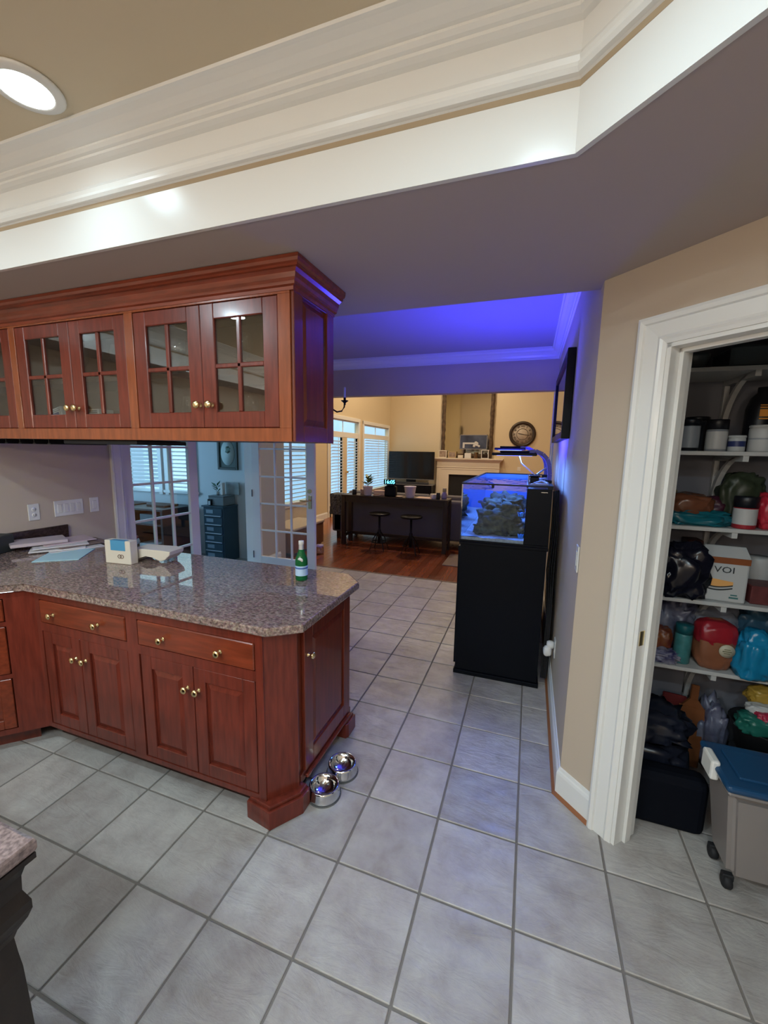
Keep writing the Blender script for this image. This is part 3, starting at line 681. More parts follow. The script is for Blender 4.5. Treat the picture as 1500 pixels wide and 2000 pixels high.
obj('neck_foil', G().lathe([(0.0145, 0.160), (0.0135, 0.178), (0.0132, 0.196)], bc, 16, caps=False), mat('silver_foil', (0.75, 0.76, 0.78), 0.3, 0.7), bt)
obj('cap', G().lathe([(0.0, 0.216), (0.0135, 0.216), (0.0145, 0.212), (0.0145, 0.196), (0.013, 0.195), (0, 0.195)], bc, 18), PLASTW, bt)
# card box
cx = thing('card_box', 'white box with blue band and ring emblem standing on the granite', 'box', (-0.02, 0.86, CT))
Mc = wallM((-0.105, 0.775, CT), (0.96, 0.10, 0))
obj('carton', G(Mc).box(0, 0.185, 0.0, 0.055, 0, 0.142, 0.003), CREAM, cx)
obj('blue_flap', G(Mc).box(0.045, 0.150, -0.0012, 0.030, 0.082, 0.1435), mat('sky_blue_print', (0.08, 0.30, 0.50), 0.5), cx)
rings = G(Mc)
for dx in (-0.008, 0.008):
    pts = [(0.115+dx+0.012*cos(a*pi/10), -0.002, 0.047+0.011*sin(a*pi/10)) for a in range(21)]; rings.tube(pts, 0.0016, 6)
obj('emblem', rings, mat('brown_print', (0.16, 0.08, 0.05), 0.5), cx)
# cream arched dish
g = G(); c0 = (0.125, 0.965)
Md = Matrix.Translation((0.125, 0.945, CT)) @ Matrix.Rotation(radians(8), 4, 'Z')
dp = [(-0.11, 0.0), (-0.075, 0.030), (-0.03, 0.045), (0.02, 0.040), (0.05, 0.018), (0.07, 0.012), (0.10, 0.020), (0.135, 0.052), (0.14, 0.075), (0.09, 0.080), (-0.115, 0.082), (-0.125, 0.04)]
vs = []
g2 = G(Md@Matrix(((1, 0, 0, 0), (0, 0, -1, 0.06), (0, 1, 0, 0), (0, 0, 0, 1)))); g2.prism(dp, 0, 0.13, 0.006)
obj('cream_caddy', g2, CREAM, None, 'cream plastic tray with an arched underside lying beside the white box', 'tray')
# papers
def paper(x, y, a, wx, wy, z, t, m, lab, nm='paper_stack', cat='papers', tilt=0):
    M = Matrix.Translation((x, y, z)) @ Matrix.Rotation(radians(a), 4, 'Z') @ Matrix.Rotation(radians(tilt), 4, 'X')
    return obj(nm, G(M).box(-wx/2, wx/2, -wy/2, wy/2, 0, t, 0.0008), m, None, lab, cat)
paper(-0.50, 0.80, 38, 0.24, 0.30, CT, 0.004, mat('pale_blue_paper', (0.42, 0.66, 0.74), 0.5), 'light blue booklet lying nearest on the granite at the left edge', 'booklet', 'booklet')
pp = thing('mail_stack', 'stack of white mail and printed sheets spread out at the back of the counter', 'papers', (-0.72, 0.98, CT))
for k, (x, y, a, m_) in enumerate([(-0.66, 0.96, 70, PAPER), (-0.72, 0.90, 55, PAPER), (-0.70, 1.02, 80, mat('print_brown', (0.20, 0.14, 0.12), 0.5)), (-0.75, 0.93, 62, PAPER), (-0.80, 1.0, 75, mat('pink_paper', (0.55, 0.42, 0.44), 0.5))]):
    M = Matrix.Translation((x, y, CT+k*0.0065)) @ Matrix.Rotation(radians(a), 4, 'Z')
    obj('sheet', G(M).box(-0.15, 0.15, -0.11, 0.11, 0, 0.006, 0.001), m_, pp)
g = G(Matrix.Translation((-0.86, 0.86, CT+0.034)) @ Matrix.Rotation(radians(66), 4, 'Z')); g.box(-0.15, 0.15, -0.10, 0.10, 0, 0.022, 0.003)
obj('magazine_pile', g, mat('mauve_cover', (0.50, 0.42, 0.44), 0.35), None, 'pale mauve magazines piled on top of the mail by the wall', 'magazines')
obj('letter_box', G(Matrix.Translation((-0.95, 0.64, CT)) @ Matrix.Rotation(radians(20), 4, 'Z')).box(-0.07, 0.07, -0.10, 0.10, 0, 0.115, 0.006), mat('charcoal_plastic', (0.03, 0.035, 0.035), 0.5), None, 'dark grey box on the counter at the left picture edge', 'box')
# outlets on left wall
def plate(M, w_, h_, rockers, nm, lab, cat, grp=None, outlet=False):
    t = thing(nm, lab, cat, tuple(M.translation), grp)
    obj('plate', G(M).box(-w_/2, w_/2, -0.006, 0, -h_/2, h_/2, 0.002), PLASTW, t)
    for k in range(rockers):
        x = (k-(rockers-1)/2)*0.046
        if outlet:
            for s in (-0.02, 0.02):
                obj('socket', G(M).lathe([(0, -0.007), (0.0155, -0.007), (0.0165, -0.005)], (x, 0, s), 16, 'Y'), PLASTW, t)
                obj('slots', G(M).box(x-0.007, x-0.005, -0.0075, -0.0068, s-0.004, s+0.005).box(x+0.005, x+0.007, -0.0075, -0.0068, s-0.004, s+0.005), BLACKM, t)
        else: obj('rocker', G(M).box(x-0.016, x+0.016, -0.009, -0.005, -0.033, 0.033, 0.002), PLASTW, t)
    return t
def LW(y, z): return wallM((XL, y, z), (0, 1, 0)) 
def LWn(y, z):  # on left wall facing +X
    return Matrix(((0, -1, 0, XL), (1, 0, 0, y), (0, 0, 1, z), (0, 0, 0, 1)))
plate(LWn(0.96, 1.135), 0.072, 0.118, 1, 'power_outlet', 'cream outlet plate on the beige wall, nearest the picture edge', 'outlet', outlet=True)
plate(LWn(1.20, 1.14), 0.21, 0.118, 4, 'light_switch', 'wide four-gang switch plate on the beige wall above the mail', 'switch')
plate(LWn(1.395, 1.14), 0.072, 0.118, 1, 'light_switch', 'single switch plate beside the wide one, next to the door casing', 'switch')

# --- island corner, bottom left
isl = thing('kitchen_island', 'dark island corner with stone top and turned post, bottom left', 'island', (1.1, -0.9, 0))
obj('island_top', G().prism([(0.2, -0.530), (1.480, -0.531), (1.480, -1.602), (0.2, -1.602)], 0.884, 0.914, 0.008), mat('polished_dark_stone', (0.30, 0.22, 0.21), 0.12, var=0.6, vscale=130), isl)
ipf = [(-0.016, 0.870), (-0.012, 0.862), (-0.017, 0.845), (-0.018, 0.815), (-0.010, 0.790), (-0.010, 0.772), (-0.016, 0.755), (-0.028, 0.735), (-0.032, 0.722), (-0.030, 0.690), (-0.027, 0.655), (-0.025, 0.584), (-0.023, 0.500), (-0.022, 0.12), (-0.010, 0.10), (-0.010, 0.0)]
obj('island_body', G().box(0.24, 1.42, -1.56, -0.60, 0.0, 0.86), ISLW, isl)
obj('carved_side', G().sweep([(1.478, -1.6), (1.478, -0.533), (0.2, -0.533), (0.2, -1.6)], [(-0.06, 0.883), (0.0, 0.883), (0.0, 0.872)]+ipf+[(-0.06, 0.0)], side=-1), ISLW, isl)

# --- dog bowls
bowl = thing('dog_bowl', 'shiny steel dog bowl nearest the cabinet foot, in front', 'bowl', (1.462, 0.603, 0), 'steel dog bowls beside the peninsula')
bprf = [(0.060, 0.0), (0.070, 0.002), (0.066, 0.010), (0.063, 0.040), (0.061, 0.048), (0.056, 0.049), (0.050, 0.030), (0.036, 0.010), (0.0, 0.008)]
obj('shell', G().lathe([(r*1.13, z*1.08) for r, z in bprf], (1.462, 0.603, 0.003), 36, caps=False), CHROME, bowl)
obj('rubber_ring', G().lathe([(0.070, 0.0), (0.0805, 0.0), (0.0805, 0.004), (0.074, 0.005)], (1.462, 0.603, 0), 36, caps=False), mat('grey_rubber', (0.12, 0.12, 0.12), 0.7), bowl)
b2 = copy_tree(bowl, None, (1.484, 0.758, 0), 'shiny steel dog bowl behind the other one, further along the cabinet side')

# --- wall things on the right
plate(Matrix(((0, 1, 0, XR), (-1, 0, 0, 1.06), (0, 0, 1, 1.15), (0, 0, 0, 1))), 0.075, 0.118, 1, 'light_switch', 'white light switch on the right wall at its outer corner', 'switch')
ot = plate(Matrix(((0, 1, 0, XR), (-1, 0, 0, 1.80), (0, 0, 1, 0.37), (0, 0, 0, 1))), 0.072, 0.118, 1, 'power_outlet', 'white outlet low on the right wall behind the aquarium stand', 'outlet', outlet=True)
g = G(); g.lathe([(0, -0.045), (0.020, -0.043), (0.027, -0.030), (0.027, -0.012), (0.020, 0)], (XR-0.008, 1.80, 0.385), 16, 'X'); g.blob((XR-0.045, 1.79, 0.345), (0.026, 0.026, 0.034), 3, 0.1)
obj('plug_in_freshener', g, PLASTW, None, 'rounded white plug-in unit in the low outlet beside the aquarium stand', 'air freshener')
pf = thing('picture_frame', 'dark framed picture high on the right wall above the aquarium', 'picture', (XR, 2.65, 2.0))
fr = G()
fy0, fy1, fz0, fz1 = 2.02, 3.33, 1.715, 2.285
fr.box(XR-0.052, XR-0.002, fy0, fy0+0.05, fz0, fz1, 0.003).box(XR-0.052, XR-0.002, fy1-0.05, fy1, fz0, fz1, 0.003).box(XR-0.052, XR-0.002, fy0+0.05, fy1-0.05, fz0, fz0+0.05, 0.003).box(XR-0.052, XR-0.002, fy0+0.05, fy1-0.05, fz1-0.05, fz1, 0.003)
obj('frame', fr, BLACK, pf)
obj('print', G().box(XR-0.030, XR-0.004, fy0+0.05, fy1-0.05, fz0+0.05, fz1-0.05), mat('dim_print', (0.10, 0.12, 0.16), 0.3, var=0.6, vscale=4), pf)
obj('glazing', G().box(XR-0.040, XR-0.037, fy0+0.05, fy1-0.05, fz0+0.05, fz1-0.05), CGLASS, pf)

# --- aquarium and stand
TX0, TX1, TY0, TY1 = 1.846, 2.428, 1.91, 3.50
stn = thing('aquarium_stand', 'tall plain black aquarium stand on the tiles by the right wall', 'stand', (2.14, 2.7, 0))
obj('cabinet_body', G().box(TX0+0.006, TX1-0.006, TY0+0.01, TY1-0.01, 0.03, 0.975, 0.003), BLACK, stn)
obj('base_plinth', G().box(TX0-0.004, TX1+0.004, TY0-0.004, TY1+0.004, 0.0, 0.030, 0.003), BLACK, stn)
obj('top_board', G().box(TX0-0.002, TX1+0.002, TY0-0.002, TY1+0.002, 0.975, 0.995, 0.002), BLACK, stn)
obj('side_door', G().box(TX0-0.012, TX0+0.006, TY0+0.04, TY0+0.76, 0.06, 0.95, 0.003), BLACK, stn)
obj('side_door', G().box(TX0-0.012, TX0+0.006, TY0+0.80, TY1-0.04, 0.06, 0.95, 0.003), BLACK, stn)
aq = thing('aquarium', 'long rimless reef aquarium glowing blue on the black stand', 'aquarium', (2.14, 2.7, 0.997))
ZB, ZT, ZW = 0.997, 1.400, 1.362
OX = 2.272
obj('base_pane', G().box(TX0, TX1, TY0, TY1, ZB, ZB+0.012), BLACK, aq)
obj('front_pane', G().box(TX0+0.01, OX, TY0, TY0+0.008, ZB+0.012, ZT), TGLASS, aq)
SIDEG = glass('aquarium_side_glass', (0.45, 0.62, 0.95), 0.5)
obj('side_pane', G().box(TX0, TX0+0.008, TY0, TY1, ZB+0.012, ZT), SIDEG, aq)
obj('back_pane', G().box(TX0, OX, TY1-0.008, TY1, ZB+0.012, ZT), mat('blue_haze_backing', (0.08, 0.22, 0.55), 0.4), aq)  # blue glow of the lit water put into the rear pane colour
obj('overflow_box', G().box(OX, TX1, TY0, TY1, ZB+0.012, ZT-0.015, 0.003), BLACK, aq)
obj('overflow_trim', G().box(2.36, 2.40, TY0-0.001, TY0, ZT-0.038, ZT-0.034), CHROME, aq)
rim = G()
rim.box(TX0-0.004, TX1+0.004, TY0-0.004, TY0+0.010, ZT-0.002, ZT+0.008).box(TX0-0.004, TX1+0.004, TY1-0.010, TY1+0.004, ZT-0.002, ZT+0.008).box(TX0-0.004, TX0+0.010, TY0, TY1, ZT-0.002, ZT+0.008).box(TX1-0.03, TX1+0.004, TY0, TY1, ZT-0.016, ZT+0.008).box(OX-0.004, OX+0.004, TY0, TY1, ZT-0.01, ZT+0.004)
obj('lid_frame', rim, BLACKM, aq)
obj('lid_clip', G().box(2.045, 2.062, TY0-0.008, TY0+0.01, ZT-0.022, ZT+0.008, 0.002), BLACKM, aq)
WATER = glass('aquarium_water', (0.62, 0.82, 1.0), 0.02, 0.02, 1.33)
wt = G()
nx, ny = 14, 40; vs = []; fs = []
for j in range(ny+1):
    for i2 in range(nx+1):
        x = TX0+0.009+(OX-TX0-0.010)*i2/nx; y = TY0+0.009+(TY1-TY0-0.018)*j/ny
        vs.append((x, y, ZW+0.0022*sin(x*41+y*17)+0.002*sin(y*37-x*23)))
for j in range(ny):
    for i2 in range(nx): a = j*(nx+1)+i2; fs.append((a, a+1, a+nx+2, a+nx+1))
wt._add(vs, fs, True); obj('water_surface', wt, WATER, aq)
SAND = mat('aragonite_sand', (0.55, 0.50, 0.45), 0.9, var=0.3, vscale=60, bump=0.5, bscale=150)
sg = G(); vs = []; fs = []
from mathutils import noise as NZ
for j in range(31):
    for i2 in range(13):
        x = TX0+0.009+(OX-TX0-0.010)*i2/12; y = TY0+0.009+(TY1-TY0-0.018)*j/30
        vs.append((x, y, ZB+0.034+0.014*NZ.noise(Vector((x*9, y*9, 2)))))
for j in range(30):
    for i2 in range(12): a = j*13+i2; fs.append((a, a+1, a+14, a+13))
sg._add(vs, fs, True); sg.box(TX0+0.009, OX-0.002, TY0+0.009, TY0+0.012, ZB+0.012, ZB+0.034)
obj('sand_bed', sg, SAND, aq, kind='stuff')
ROCK = mat('live_rock', (0.13, 0.12, 0.06), 0.95, col2=(0.04, 0.035, 0.03), vscale=22, bump=0.9, bscale=45)
for k, (c_, s_) in enumerate([((2.06, 2.10, 1.11), (0.10, 0.09, 0.085)), ((2.15, 2.14, 1.17), (0.08, 0.09, 0.075)), ((2.04, 2.25, 1.20), (0.07, 0.08, 0.06)), ((2.21, 2.12, 1.08), (0.055, 0.08, 0.05)), ((1.98, 2.08, 1.06), (0.05, 0.06, 0.04)),
                              ((2.10, 2.65, 1.14), (0.13, 0.17, 0.12)), ((2.12, 3.1, 1.12), (0.11, 0.16, 0.10)), ((2.16, 2.42, 1.22), (0.07, 0.12, 0.05))]):
    g = G(); g.blob(c_, s_, k+1, 0.32, 2.6, 4, flat=ZB+0.02, crease=0.25)
    obj('live_rock', g, ROCK, None, ['large olive rock at the centre front of the aquarium', 'rounded rock at the top of the front rock pile, right', 'rock on the top left of the front pile in the aquarium', 'low rock at the right foot of the front pile by the overflow', 'small rock at the left foot of the front pile', 'big rock mound in the middle length of the aquarium', 'rock mound at the far end of the aquarium', 'arching rock bridging behind the front pile'][k], 'rock', 'rocks in the aquarium')
g = G(); g.blob((1.93, 2.35, 1.23), (0.022, 0.006, 0.012), 4, 0.02, 1, 2); g.frustum([(1.948, 2.349, 1.227), (1.948, 2.351, 1.227), (1.948, 2.351, 1.233), (1.948, 2.349, 1.233)], [(1.966, 2.349, 1.218), (1.966, 2.351, 1.218), (1.966, 2.351, 1.243), (1.966, 2.349, 1.243)])
obj('fish', g, mat('dark_fish', (0.02, 0.03, 0.06), 0.4), None, 'small dark fish swimming in the left part of the aquarium', 'fish')
CYAN = mat('lit_coral', (0.05, 0.30, 0.75), 0.5)
for k, (x, y, z) in enumerate([(2.245, 2.0, 1.205), (2.25, 1.99, 1.055)]):
    g = G()
    for q in range(14):
        a = random.uniform(0, 2*pi); r = random.uniform(0.0, 0.018); g.tube([(x+r*cos(a), y+r*sin(a), z-0.02), (x+1.5*r*cos(a), y+1.5*r*sin(a), z+random.uniform(0.0, 0.012))], 0.004, 6)
    obj('coral', g, CYAN, None, ['bright blue coral high beside the aquarium overflow', 'bright blue coral near the sand beside the aquarium overflow'][k], 'coral', 'blue corals in the aquarium')
# lamp arms
BLUEARM = mat('blue_lit_arm', (0.04, 0.04, 0.20), 0.35, 0.3)  # blue lamp light put into the arm colour
def lamparm(y, lab, hx, hz, w_):
    t = thing('aquarium_lamp', lab, 'lamp', (2.40, y, ZT+0.008))
    pts = [(2.415, y, ZT+0.008), (2.415, y, 1.47), (2.408, y, 1.53), (2.392, y, 1.575), (2.36, y, 1.61), (2.31, y, 1.632), (2.25, y, hz+0.022), (hx, y, hz+0.020)]
    g = G(); P = [Vector(p) for p in pts]
    for a, b in zip(P[:-1], P[1:]):
        d = (b-a).normalized(); n_ = Vector((-d.z, 0, d.x))*0.014
        A = [a-n_, a+n_, b+n_, b-n_]
        g.frustum([(p.x, y-0.02, p.z) for p in A], [(p.x, y+0.02, p.z) for p in A])
    obj('arm', g, BLUEARM, t); obj('arm_foot', G().box(2.385, 2.432, y-0.035, y+0.035, ZT+0.008, ZT+0.03, 0.003), BLACK, t)
    obj('lamp_housing', G().box(hx-w_/2, hx+w_/2, y-0.12, y+0.12, hz, hz+0.020, 0.006, 2).box(hx-w_/3, hx+w_/3, y-0.08, y+0.08, hz+0.02, hz+0.034, 0.005), BLACK, t)
    obj('diode_panel', G().box(hx-w_/2+0.03, hx+w_/2-0.03, y-0.09, y+0.09, hz-0.0006, hz), mat('blue_diodes', (0.02, 0.02, 0.1), 0.4, emit=(0.06, 0.15, 1.0), estr=9), t)
lamparm(2.20, 'black aquarium lamp on a curved blue-lit arm at the near end of the tank', 2.17, 1.597, 0.30)
lamparm(3.00, 'second black aquarium lamp on a curved arm further along the tank', 2.10, 1.640, 0.26)
fd = thing('fish_feeder', 'small black feeder clipped on the tank rim under the near lamp', 'feeder', (2.31, 2.12, 1.41))
obj('housing', G().box(2.285, 2.345, 2.09, 2.15, ZT+0.008, ZT+0.055, 0.006).box(2.278, 2.352, 2.085, 2.155, ZT+0.055, ZT+0.064, 0.003), BLACK, fd)
obj('rod', G().tube([(2.32, 2.12, ZT+0.064), (2.22, 2.15, 1.545), (2.205, 2.16, 1.594)], 0.004).tube([(2.33, 2.12, ZT+0.07), (2.385, 2.16, 1.515)], 0.006), mat('steel_rod', (0.35, 0.33, 0.33), 0.3, 0.8), fd)
obj('filter_hoses', G().tube([(2.31, 1.99, ZT+0.012), (2.36, 2.06, ZT+0.026), (2.40, 2.02, ZT+0.016)], 0.010).tube([(2.29, 2.3, ZT+0.012), (2.36, 2.38, ZT+0.022), (2.40, 2.6, ZT+0.014)], 0.010).tube([(2.295, 2.0, ZT+0.008), (2.40, 1.965, ZT+0.014)], 0.007), mat('pale_hose', (0.35, 0.38, 0.5), 0.3), None, 'pale filter hoses lying over the black overflow of the aquarium', 'hoses')
g = G()
for k in range(4): g.tube([(2.445+0.012*k, 2.1+0.03*k, 1.36), (2.455+0.012*k, 2.12, 1.1), (2.44+0.015*k, 2.1, 0.8), (2.46+0.008*k, 2.0, 0.5), (2.45+0.01*k, 1.98, 0.05)], 0.005)
obj('power_cord', g, BLACKM, stn)
obj('gap_panel', G().box(2.434, 2.476, 3.10, 3.35, 0.0, 1.30, 0.003), BLACKM, stn)  # black panel added to darken the gap beside the stand

# --- chandelier in the breakfast nook
ch = thing('chandelier', 'black wrought iron chandelier hanging past the end of the cherry cabinet', 'chandelier', (0.27, 2.95, 2.74))
CX, CY, CZ = 0.15, 2.85, 2.01
obj('stem', G().tube([(CX, CY, 2.74), (CX, CY, 1.98)], 0.009).lathe([(0, 2.71), (0.05, 2.72), (0.055, 2.74), (0, 2.74)], (CX, CY, 0), 16).lathe([(0, 1.93), (0.02, 1.95), (0.035, 1.99), (0.02, 2.04), (0.01, 2.10), (0, 2.10)], (CX, CY, 0), 14), IRON, ch)
a0 = math.atan2(3.0-CY, 0.445-CX)
for k in range(6):
    a = a0+k*pi/3; d = Vector((cos(a), sin(a), 0))
    def P_(r, z): return (CX+d.x*r, CY+d.y*r, z)
    ar = obj('arm', G().tube([P_(0.02, 2.09), P_(0.10, 2.115), P_(0.16, 2.08), P_(0.20, 2.03), P_(0.25, 2.00), P_(0.30, 2.01), P_(0.325, 2.05), P_(0.33, 2.10)], 0.008, 8), IRON, ch)
    obj('candle_cup', G().lathe([(0, 2.070), (0.012, 2.072), (0.010, 2.085), (0.015, 2.095), (0.038, 2.112), (0.038, 2.117), (0.012, 2.120), (0.012, 2.145), (0, 2.145)], P_(0.33, 0), 14), IRON, ar)
    obj('candle_sleeve', G().lathe([(0, 2.145), (0.010, 2.145), (0.010, 2.245), (0.004, 2.25), (0, 2.25)], P_(0.33, 0), 12), PLASTW, ar)
# ================================================================ pantry
sh = []
SHZ = [1.640, 1.288, 0.930, 0.580, 2.012]
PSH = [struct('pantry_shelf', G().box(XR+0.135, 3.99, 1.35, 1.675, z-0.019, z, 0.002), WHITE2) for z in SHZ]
for k, z in enumerate(SHZ):
    for x in (3.19, 3.85):
        g = G(); pts = []
        for q in range(9):
            a = q/8*pi/2; pts.append((1.37+0.27*sin(a)**1.0, z-0.02-0.27*(1-cos(a))))
        g.box(x-0.011, x+0.011, 1.355, 1.675, z-0.045, z-0.019).box(x-0.011, x+0.011, 1.652, 1.675, z-0.33 if k else z-0.30, z-0.045)
        for a, b in zip(pts[:-1], pts[1:]):
            g.frustum([(x-0.011, a[0]-0.0, a[1]), (x-0.011, a[0]+0.03, a[1]), (x-0.011, b[0]+0.03, b[1]), (x-0.011, b[0]-0.0, b[1])],
                      [(x+0.011, a[0]-0.0, a[1]), (x+0.011, a[0]+0.03, a[1]), (x+0.011, b[0]+0.03, b[1]), (x+0.011, b[0]-0.0, b[1])])
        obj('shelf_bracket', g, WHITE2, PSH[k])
def pm_(n, c, r=0.45, **k): return mat(n, c, r, **k)
def can(nm, lab, cat, x, y, z, r, h, m, cap=None, caph=0.02, band=None, bz=(0.2, 0.8), neck=None):
    t = thing(nm, lab, cat, (x, y, z))
    P = [(0, 0), (r*0.94, 0.0), (r, 0.004), (r, h-0.01), (r*0.96, h)]
    if neck: P = [(0, 0), (r*0.94, 0.0), (r, 0.004), (r, h*0.62), (r*0.9, h*0.74), (neck, h*0.90), (neck, h)]
    obj('body', G().lathe(P+[(0, h)], (x, y, z), 22), m, t)
    rc = (neck or r)*1.03
    if cap: obj('cap', G().lathe([(0, h), (rc, h), (rc, h+caph-0.003), (rc*0.95, h+caph), (0, h+caph)], (x, y, z), 22), cap, t)
    if band: obj('label_band', G().lathe([(r*1.006, h*bz[0]), (r*1.006, h*bz[1])], (x, y, z), 22, caps=False), band, t)
    return t
GL = pm_('grey_label', (0.24, 0.26, 0.29)); WL = pm_('white_label', (0.46, 0.47, 0.47)); BK = pm_('black_plastic', (0.008, 0.008, 0.012), 0.4)
NAV = pm_('navy_label', (0.02, 0.03, 0.12)); ORG = pm_('orange_label', (0.95, 0.42, 0.08)); YEL = pm_('yellow_label', (0.9, 0.68, 0.15)); RED = pm_('red_wrap', (0.32, 0.02, 0.03))
z = SHZ[0]+0.0005
can('supplement_bottle', 'dark bottle with grey label and black cap beside the pantry jamb', 'bottle', 2.985, 1.42, z, 0.040, 0.125, BK, BK, 0.022, GL, (0.12, 0.92), None)
can('supplement_tub', 'grey-white tub with dark translucent lid, second from left on the upper pantry shelf', 'tub', 3.092, 1.42, z, 0.041, 0.100, GL, BK, 0.045, WL, (0.1, 0.9))
can('small_jar', 'short white jar with a navy label between two taller tubs in the pantry', 'jar', 3.165, 1.40, z, 0.032, 0.062, WL, WL, 0.010, NAV, (0.35, 0.75))
can('supplement_tub', 'wide white tub at the right picture edge on the upper pantry shelf', 'tub', 3.255, 1.40, z, 0.048, 0.108, WL, WL, 0.010, GL, (0.5, 0.56))
tb = thing('black_bottle', 'tall black bottle with orange printed label behind the wide white tub', 'bottle', (3.29, 1.53, z))
obj('body', G().lathe([(0, 0), (0.055, 0), (0.058, 0.01), (0.058, 0.20), (0.045, 0.25), (0.022, 0.275), (0.022, 0.30), (0, 0.30)], (3.29, 1.53, z), 22), BK, tb)
g = G(); 
for a, b in ((0.150, 0.156), (0.162, 0.195), (0.201, 0.206), (0.212, 0.216)): g.box(3.262, 3.296, 1.4695, 1.4725, z+a, z+b)
obj('label_print', g, ORG, tb)
can('food_jar', 'dark tall jar at the back of the upper pantry shelf behind the grey tubs', 'jar', 3.06, 1.58, z, 0.05, 0.15, pm_('smoky_jar', (0.03, 0.03, 0.035), 0.3), BK, 0.02)
# topmost shelf
z = SHZ[4]+0.0005
g = G(); g.box(3.10, 3.36, 1.40, 1.62, z, z+0.10, 0.012); obj('storage_box', g, pm_('dim_plastic', (0.10, 0.12, 0.13), 0.3), None, 'translucent grey storage box on the topmost pantry shelf', 'box')
g = G(); g.lathe([(0.04, 0), (0.06, 0.06), (0.062, 0.075), (0.056, 0.075), (0.04, 0.01), (0, 0.01)], (2.98, 1.47, z), 20); obj('plastic_bowl', g, pm_('dim_plastic', (0.1, 0.12, 0.13)), None, 'small grey bowl at the left end of the topmost pantry shelf', 'bowl')
# shelf B
z = SHZ[1]+0.0005
def bag(nm, lab, cat, c, s, m, seed, amp=0.10, fl=None, cr=0.2, freq=2.4, group=None, parent=None, sub=4):
    g = G(); g.blob(c, s, seed, amp, freq, sub, flat=fl, crease=cr); return obj(nm, g, m, parent, lab, cat, group)
bag('bread_bag', 'brown loaf in a clear shiny bag on the third pantry shelf', 'bread', (3.03, 1.48, z+0.095), (0.09, 0.09, 0.052), pm_('bread_brown', (0.17, 0.06, 0.03), 0.25), 3, fl=z+0.045)
bag('teal_packet', 'flat crumpled teal plastic packet at the left of the third pantry shelf', 'packet', (3.045, 1.46, z+0.03), (0.135, 0.08, 0.035), pm_('teal_wrap', (0.008, 0.12, 0.16), 0.25), 5, 0.2, z, 0.5, 3.5)
bag('yellow_packet', 'small yellowish packet behind the bread at the left jamb', 'packet', (2.97, 1.58, z+0.11), (0.035, 0.04, 0.06), pm_('mustard_wrap', (0.22, 0.17, 0.05), 0.4), 6, 0.1, z)
obj('spice_box', G().box(2.945, 2.985, 1.60, 1.67, z+0.17, z+0.26, 0.003), pm_('maroon_box', (0.07, 0.01, 0.02)), None, 'small dark maroon box against the pantry wall above the bread', 'box')
# prop for the box: a jar beneath it
can('red_jar', 'tall red can under the small maroon box', 'can', 2.965, 1.635, z, 0.03, 0.168, RED)
jr = can('condiment_jar', 'red jar with white label and black lid at the right of the third pantry shelf', 'jar', 3.235, 1.40, z, 0.045, 0.098, RED, BK, 0.05, WL, (0.2, 0.95))
bag('red_packet', 'bright red packet at the right edge of the third pantry shelf', 'packet', (3.34, 1.42, z+0.08), (0.055, 0.05, 0.085), pm_('scarlet_wrap', (0.45, 0.02, 0.04), 0.35), 8, 0.1, z)
bag('green_packet', 'olive green bag standing high behind the red jar', 'packet', (3.27, 1.56, z+0.12), (0.085, 0.06, 0.125), pm_('olive_wrap', (0.035, 0.045, 0.025), 0.4), 9, 0.12, z)
bag('purple_packet', 'dark plum bag behind the jar with the black lid', 'packet', (3.16, 1.56, z+0.06), (0.05, 0.05, 0.065), pm_('plum_wrap', (0.06, 0.012, 0.03), 0.4), 10, 0.12, z)
# shelf C
z = SHZ[2]+0.0005
bag('black_bag', 'black plastic grocery bag bunched on the fourth pantry shelf', 'bag', (3.02, 1.42, z+0.115), (0.095, 0.08, 0.125), pm_('black_film', (0.008, 0.008, 0.016), 0.22), 11, 0.18, z, 0.5, 3)
fb = thing('flour_bag', 'white paper bag printed with black letters and an orange wave on the fourth pantry shelf', 'bag', (3.18, 1.40, z))
Mf = wallM((3.095, 1.385, z), (1, -0.10, 0))
g = G(Mf); g.box(0, 0.178, 0, 0.085, 0.0, 0.218, 0.008, 2); obj('paper_bag', g, WL, fb)
g = G(Mf); g.frustum([(0.0, 0, 0.216), (0.178, 0, 0.216), (0.178, 0.085, 0.216), (0.0, 0.085, 0.216)], [(0.01, 0.05, 0.262), (0.168, 0.05, 0.262), (0.168, 0.062, 0.262), (0.01, 0.062, 0.262)]); obj('rolled_top', g, WL, fb)
obj('brown_band', G(Mf).box(-0.001, 0.179, -0.0015, 0.086, 0.186, 0.215), pm_('rust_print', (0.22, 0.06, 0.015)), fb)
text('lettering', 'VOI', 0.042, Mf @ faceM((0.085, -0.002, 0.155), (1, 0, 0), (0, 0, 1)), pm_('ink', (0.02, 0.025, 0.03)), fb, 0.0006, font_scale=1.15)
wv = G(Mf); wk = G(Mf)
for q in range(10):
    x0, x1 = 0.004+q*0.012, 0.004+(q+1)*0.012
    def zz(x): return 0.085-0.012*sin((x-0.0)/0.12*pi)
    def zt(x): return 0.115-0.014*(x/0.12)
    A = [(x0, -0.0018, zz(x0)), (x1, -0.0018, zz(x1)), (x1, -0.0018, zt(x1)), (x0, -0.0018, zt(x0))]
    wv.frustum(A, [(a, 0, c) for a, b, c in A])
    for dz in (0, -0.014):
        A = [(x0, -0.002, zz(x0)-0.006+dz), (x1, -0.002, zz(x1)-0.006+dz), (x1, -0.002, zz(x1)+dz), (x0, -0.002, zz(x0)+dz)]
        wk.frustum(A, [(a, 0, c) for a, b, c in A])
obj('orange_wave', wv, pm_('apricot_print', (0.75, 0.38, 0.12)), fb); obj('black_wave', wk, pm_('ink', (0.02, 0.02, 0.02)), fb)
